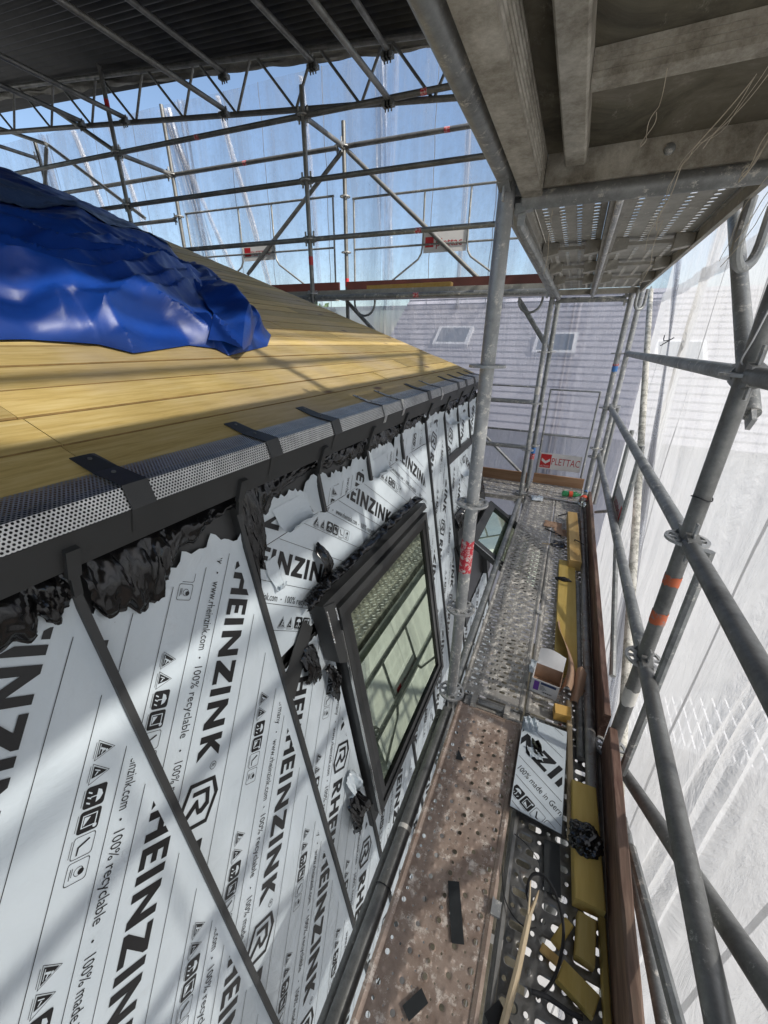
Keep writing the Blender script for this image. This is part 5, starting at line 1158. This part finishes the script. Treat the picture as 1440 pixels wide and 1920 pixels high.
rope('tangled net of strings hanging left of the right rail', [[(.20, 1.12, 2.04), (.17, 1.2, 1.99), (.14, 1.25, 1.97), (.125, 1.3, 1.94), (.12, 1.32, 1.88), (.11, 1.33, 1.82)], [(.21, 1.10, 2.04), (.19, 1.2, 2.0), (.15, 1.22, 1.985), (.13, 1.3, 1.95), (.115, 1.34, 1.9)], [(.20, 1.13, 2.04), (.15, 1.26, 1.99), (.135, 1.24, 1.96), (.13, 1.32, 1.91), (.125, 1.33, 1.86)], [(.22, 1.1, 2.04), (.18, 1.16, 1.99), (.16, 1.2, 1.97)]], 13)
rope('bundle of strings looped at the upper right corner', [[(.27, 1.15, 2.05), (.26, 1.2, 1.98), (.25, 1.22, 1.93), (.24, 1.22, 1.91), (.255, 1.22, 1.935), (.265, 1.2, 1.98)], [(.275, 1.15, 2.05), (.262, 1.2, 1.96), (.246, 1.22, 1.92), (.25, 1.22, 1.94)], [(.34, 1.3, 2.03), (.32, 1.38, 1.95), (.30, 1.42, 1.86), (.29, 1.42, 1.80)], [(.35, 1.3, 2.03), (.335, 1.38, 1.93), (.31, 1.42, 1.84)], [(.36, 1.3, 2.03), (.345, 1.36, 1.95), (.335, 1.40, 1.87), (.30, 1.44, 1.79)]], 23)
cable([(-.165, 1.75, 2.03), (-.166, 1.76, 1.96), (-.160, 1.77, 1.9), (-.165, 1.78, 1.84)], .0012, 'thin white cord hanging from the inner overhead deck', 'string', 'cord', 'cord', 6, 5)
cable([(.19, 1.9, 2.0), (.185, 1.95, 1.93), (.195, 2.0, 1.88), (.18, 2.05, 1.82)], .0012, 'thin cord trailing from the sheet-side overhead deck', 'string', 'cord', 'cord', 6, 5)
cable([(.45, 1.45, 2.3), (.455, 1.43, 1.95), (.43, 1.385, 1.75), (.415, 1.38, 1.70), (.405, 1.385, 1.62), (.40, 1.40, 1.57), (.41, 1.41, 1.555)], .002, 'white cord running down the near right standard', 'sign_white', 'cord', 'cord')
cable([(.428 + .027 * math.cos(a), Y1 + .027 * math.sin(a), 1.175 + .004 * math.sin(a * 2)) for a in [k * .7 for k in range(10)]] , .0018, 'black wire tie round the near right standard', 'rubber', 'wire_tie', 'wire')
cable([(-.267 + .028 * math.cos(a), .62, -.045 + .028 * math.sin(a)) for a in [k * .7 for k in range(10)]], .002, 'wire tie round the near inner ledger', 'rubber', 'wire_tie', 'wire')

# ------------------------------------------------------------------ temporary roof
def CZ(x): return 4.02 + .083 * (-1.28 - x)
def ceiling():
    t = thing('temporary_roof', 'dark corrugated temporary roof over the house', 'roof', (-4, 1, 4.3))
    X0, X1 = -9.5, .80; n = 8
    for k in range(7):
        y0 = -2.6 + k * 1.02; m = MB(); N = 84
        def fn(u, v): y = y0 + u * 1.06; x = lerp(X1, X0, v); return V(x, y, CZ(x) + .05 + .018 * math.sin(y * 2 * math.pi / .076) + .006 * (k % 2))
        m.grid(fn, N, 1); o = build(m, 'corrugated_sheet', 'corrugated', t, smooth=60)
    m = MB(); m.grid(lambda u, v: V(lerp(.9, -9.4, u), FY(lerp(.9, -9.4, u), .22) + .03 * noise.noise(V(u * 30, v * 3, 1)), CZ(lerp(.9, -9.4, u)) + .05 - .09 * v + .025 * noise.noise(V(u * 45, v * 2, 5)) * v), 200, 6); build(m, 'edge_foil', 'edge_foil', t, smooth=40)
ceiling()
def lattice(x0, x1, label):
    t = thing('lattice_girder', label, 'girder', (x0, FY(x0, .02), 3.7)); N = 13
    zb = lambda x: 3.63 + .085 * (-1.9 - x); zt = lambda x: zb(x) + .42
    P = lambda x, z: V(x, FY(x, .06), z)
    for f, nm in ((zb, 'bottom_chord'), (zt, 'top_chord')): m = MB(); m.pipe([P(x0, f(x0)), P(x1, f(x1))], TR, 12); build(m, nm, 'galvanized_dark', t)
    for i in range(N):
        a, b = lerp(x0, x1, i / N), lerp(x0, x1, (i + .5) / N); c = lerp(x0, x1, (i + .93) / N)
        for p, q in ((P(a + .03, zb(a) + .01), P(b + .0, zt(b) - .02)), (P(b - .10, zt(b) - .02), P(c, zb(c) + .01))): m = MB(); m.pipe([p, q], .0135, 8); build(m, 'diagonal', 'galvanized_dark', t)
lattice(-.2, -9.4, 'lattice girder with zigzag diagonals below the temporary roof edge')
for i, (x, zo, lab) in enumerate([(-1.97, -.04, 'roof tube running toward the girder right of the centre'), (-3.80, -.02, 'thick roof tube clamped to the girder above the tarpaulin'), (-5.2, -.02, 'roof tube left of the thick clamped one'), (-5.9, -.02, 'roof tube at the dark left of the ceiling'), (-7.6, 0, 'roof tube at the far left of the ceiling'), (-2.78, .30, 'short high roof tube hooked near the ceiling edge'), (-2.02, .32, 'slim high roof tube close to the overhead deck'), (-3.82, .30, 'high roof tube above the tarpaulin')]):
    z = 3.64 + .085 * (-1.9 - x) + zo; y1 = FY(x, .02 if zo < .1 else .1)
    t = brace((x, y1, z + .03), (x, -2.4, z + .03), lab, 'galvanized_dark', name='roof_tube', group='tubes carrying the temporary roof')
    for k in range(3):
        m = MB(); c = V(x + .03 * (k - 1), y1 - .03, z - .01); m.pipe([c - V(0, .0, .05), c + V(0, 0, .06)], .007, 6); m.box(c, (.05, .06, .035)); build(m, 'coupler', 'galvanized_dark', t, smooth=0)
ledger((.80, -2.5, 3.74), (.80, 5.3, 3.74), 'outer tube along the top edge of the side sheet', 'galvanized', heads=(0, 0), name='sheet_rail', group='tubes holding the sheets')

# ------------------------------------------------------------------ plastic sheets
def side_sheet():
    gath = [(3.95, 1.62, .16), (1.35, 2.3, .10)]
    def fn(u, v):
        y = lerp(-3.2, 5.62, u); z = lerp(-8.9, 3.62, v); x = .73 + .02 * noise.noise(V(y * 1.3, z * .25, 2)) + .010 * noise.noise(V(y * 5, z * .5, 9))
        x += .035 * noise.noise(V(y * .5, z * .5, 4)) + .016 * (1 - 2 * abs(noise.noise(V(y * 2.6 + z * .7, z * .35, 14)))) + .007 * (1 - 2 * abs(noise.noise(V(y * 7 - z * .8, z * 1.1, 19))))
        for (gy, gz, w) in gath:
            wz = w * (.35 + .8 * abs(z - gz)); d = (y - gy) / max(.05, wz)
            if abs(d) < 3: k = math.exp(-d * d); x += .03 * k * math.sin(d * 11) ; y += -.05 * k * d * 1.4 / (1 + abs(z - gz))
        return V(x, y, z)
    vs = (2.05 + 8.9) / 12.52
    m = MB(); m.grid(lambda u, v: fn(u, lerp(vs, 1, v)) + V(.02, 0, 0), 420, 30); t = build(m, 'side_sheet', 'sheet_top', None, (.73, 1, 2.05), 180); tag(t, 'clearer upper plastic sheet beside the overhead decks on the outer side', 'plastic sheet')
    m = MB(); m.grid(lambda u, v: fn(u, lerp(0, vs + .006, v)), 420, 110); t = build(m, 'side_sheet', 'sheet_side', None, (.73, 1, -8.9), 180); tag(t, 'white translucent plastic sheet hanging on the outer side of the walkway', 'plastic sheet')
    cl = [(2.6, 5.05, .16), (2.1, 4.55, .10), (1.64, 4.12, .028), (1.2, 3.80, .07), (.4, 3.25, .16), (-.3, 2.85, .24), (-1.2, 2.35, .34), (-2.5, 1.7, .5)]
    for sh, wd in ((0, 1.0), (.25, .5), (-.35, .45)):
        def bundle(u, v, sh=sh, wd=wd):
            q = v * (len(cl) - 1); i = min(int(q), len(cl) - 2); f = q - i; z, y, w = [lerp(cl[i][k], cl[i + 1][k], f) for k in range(3)]
            return V(.665 + .012 * math.sin(u * 13 + sh * 9) * min(1, w * 9) + .01 * noise.noise(V(u * 5, z * 2, sh)), y + sh * w + w * wd * (u - .5) * 2, z)
        m = MB(); m.grid(bundle, 60, 60); build(m, 'gathered_fold', 'sheet_fold', t, smooth=180)
    for y in (-.75, .08, .92, 1.74, 2.58, 3.42, 4.9):
        m = MB(); m.grid(lambda u, v: fn((y + .022 * (u - .5) + 3.2 + .006 * noise.noise(V(v * 20, y, 0))) / 8.82, v * (vs + .006)) + V(-.006, 0, 0), 1, 90); build(m, 'seam_band', 'sheet_band', t, smooth=0)
side_sheet()
def far_sheet():
    gath = [-5.43, -2.52, -8.3, -.1]
    def fn(u, v):
        x = lerp(.80, -11.5, u); z = lerp(-8.9, 4.55, v); d = 1.13 + .03 * noise.noise(V(x * 1.1, z * .3, 5)) + .012 * noise.noise(V(x * 5, z * .8, 11))
        y = FY(x, d)
        for g in gath:
            q = (x - g) / .13
            if abs(q) < 3: k = math.exp(-q * q); y += .05 * k * math.sin(q * 9 + z * .4); x += -.06 * k * q
        return V(x, y, z)
    def part_(v0, v1): return lambda u, v: fn(u, lerp(v0, v1, v))
    vs = (2.0 + 8.9) / 13.45
    m = MB(); m.grid(part_(vs, 1), 460, 50); t = build(m, 'far_sheet', 'sheet_far', None, (-4, 5.2, 2.0), 180); tag(t, 'clear plastic sheet with grey folds closing the far end against the blue sky', 'plastic sheet')
    m = MB(); m.grid(lambda u, v: part_(0, vs + .004)(u, v) + V(0, -.02, 0), 460, 60); t2 = build(m, 'far_sheet', 'sheet_low', None, (-4, 5.2, -8.9), 180); tag(t2, 'cloudy greyish plastic sheet below the rear platform at the far end', 'plastic sheet')
    for g, w, drift in ((-5.55, .16, .10), (-5.40, .10, .22), (-5.2, .05, .45), (-2.50, .09, .05), (-2.44, .05, -.06), (-8.3, .18, .1), (-4.5, .04, .25), (-3.5, .035, .05), (-1.5, .03, .02), (-1.05, .05, .1), (-6.5, .05, .25), (-7.2, .04, .3)):
        def fold(u, v, g=g, w=w, drift=drift):
            z = lerp(2.0, 4.5, v); k = w * (.5 + .5 * abs(math.sin(z * .9 + g * 3))); x = g - drift * (z - 3.2) + .05 * noise.noise(V(z * .8, g, 0)) + k * (u - .5) * 2
            return V(x, FY(x, 1.10) + .02 * math.sin(u * 17 + z * .8) + .012 * noise.noise(V(u * 6, z * 2, g)), z)
        m = MB(); m.grid(fold, 40, 40); build(m, 'gathered_fold', 'sheet_fold', t, smooth=180)
    for x in (-1.15, -1.9, -3.3, -4.2, -4.75, -6.4, -7.2, .3):
        m = MB(); m.grid(lambda u, v: part_(vs, 1)((.80 - (x + .010 * (u - .5) + .02 * noise.noise(V(v * 9, x, 0)))) / 12.3, v) + V(0, -.006, 0), 1, 80); build(m, 'seam_band', 'sheet_band', t, smooth=0)
far_sheet()
cable([(.64, 4.22, 1.68), (.63, 4.12, 1.64), (.66, 4.05, 1.645), (.69, 4.12, 1.66), (.62, 4.16, 1.60)], .004, 'thin tie gathering the side sheet', 'rubber', 'sheet_tie', 'tie')
# white lattice outside the side sheet
def white_lattice():
    t = thing('white_lattice_girder', 'faint white lattice girder outside the side sheet', 'girder', (2.6, 5, -3))
    A, B = V(2.6, 8.6, -7.1), V(2.6, 1.55, .06); d = (B - A).normalized(); nn = V(1, 0, 0).cross(d).normalized()
    if nn.z > 0: nn = -nn
    for s_ in (0, -.80): m = MB(); m.bar(A + nn * s_, B + nn * s_, .06, .06, (1, 0, 0)); build(m, 'chord', 'white_paint', t, smooth=0)
    L = (B - A).length; n = 26
    for i in range(n):
        for a, b in ((0, -.80), (-.80, 0)):
            m = MB(); x = .012 if a == 0 else -.012
            m.bar(A + d * (L * i / n) + nn * a + V(x, 0, 0), A + d * min(L, L * (i + 2) / n) + nn * b + V(x, 0, 0), .04, .02, (1, 0, 0)); build(m, 'lattice_bar', 'white_paint', t, smooth=0)
white_lattice()
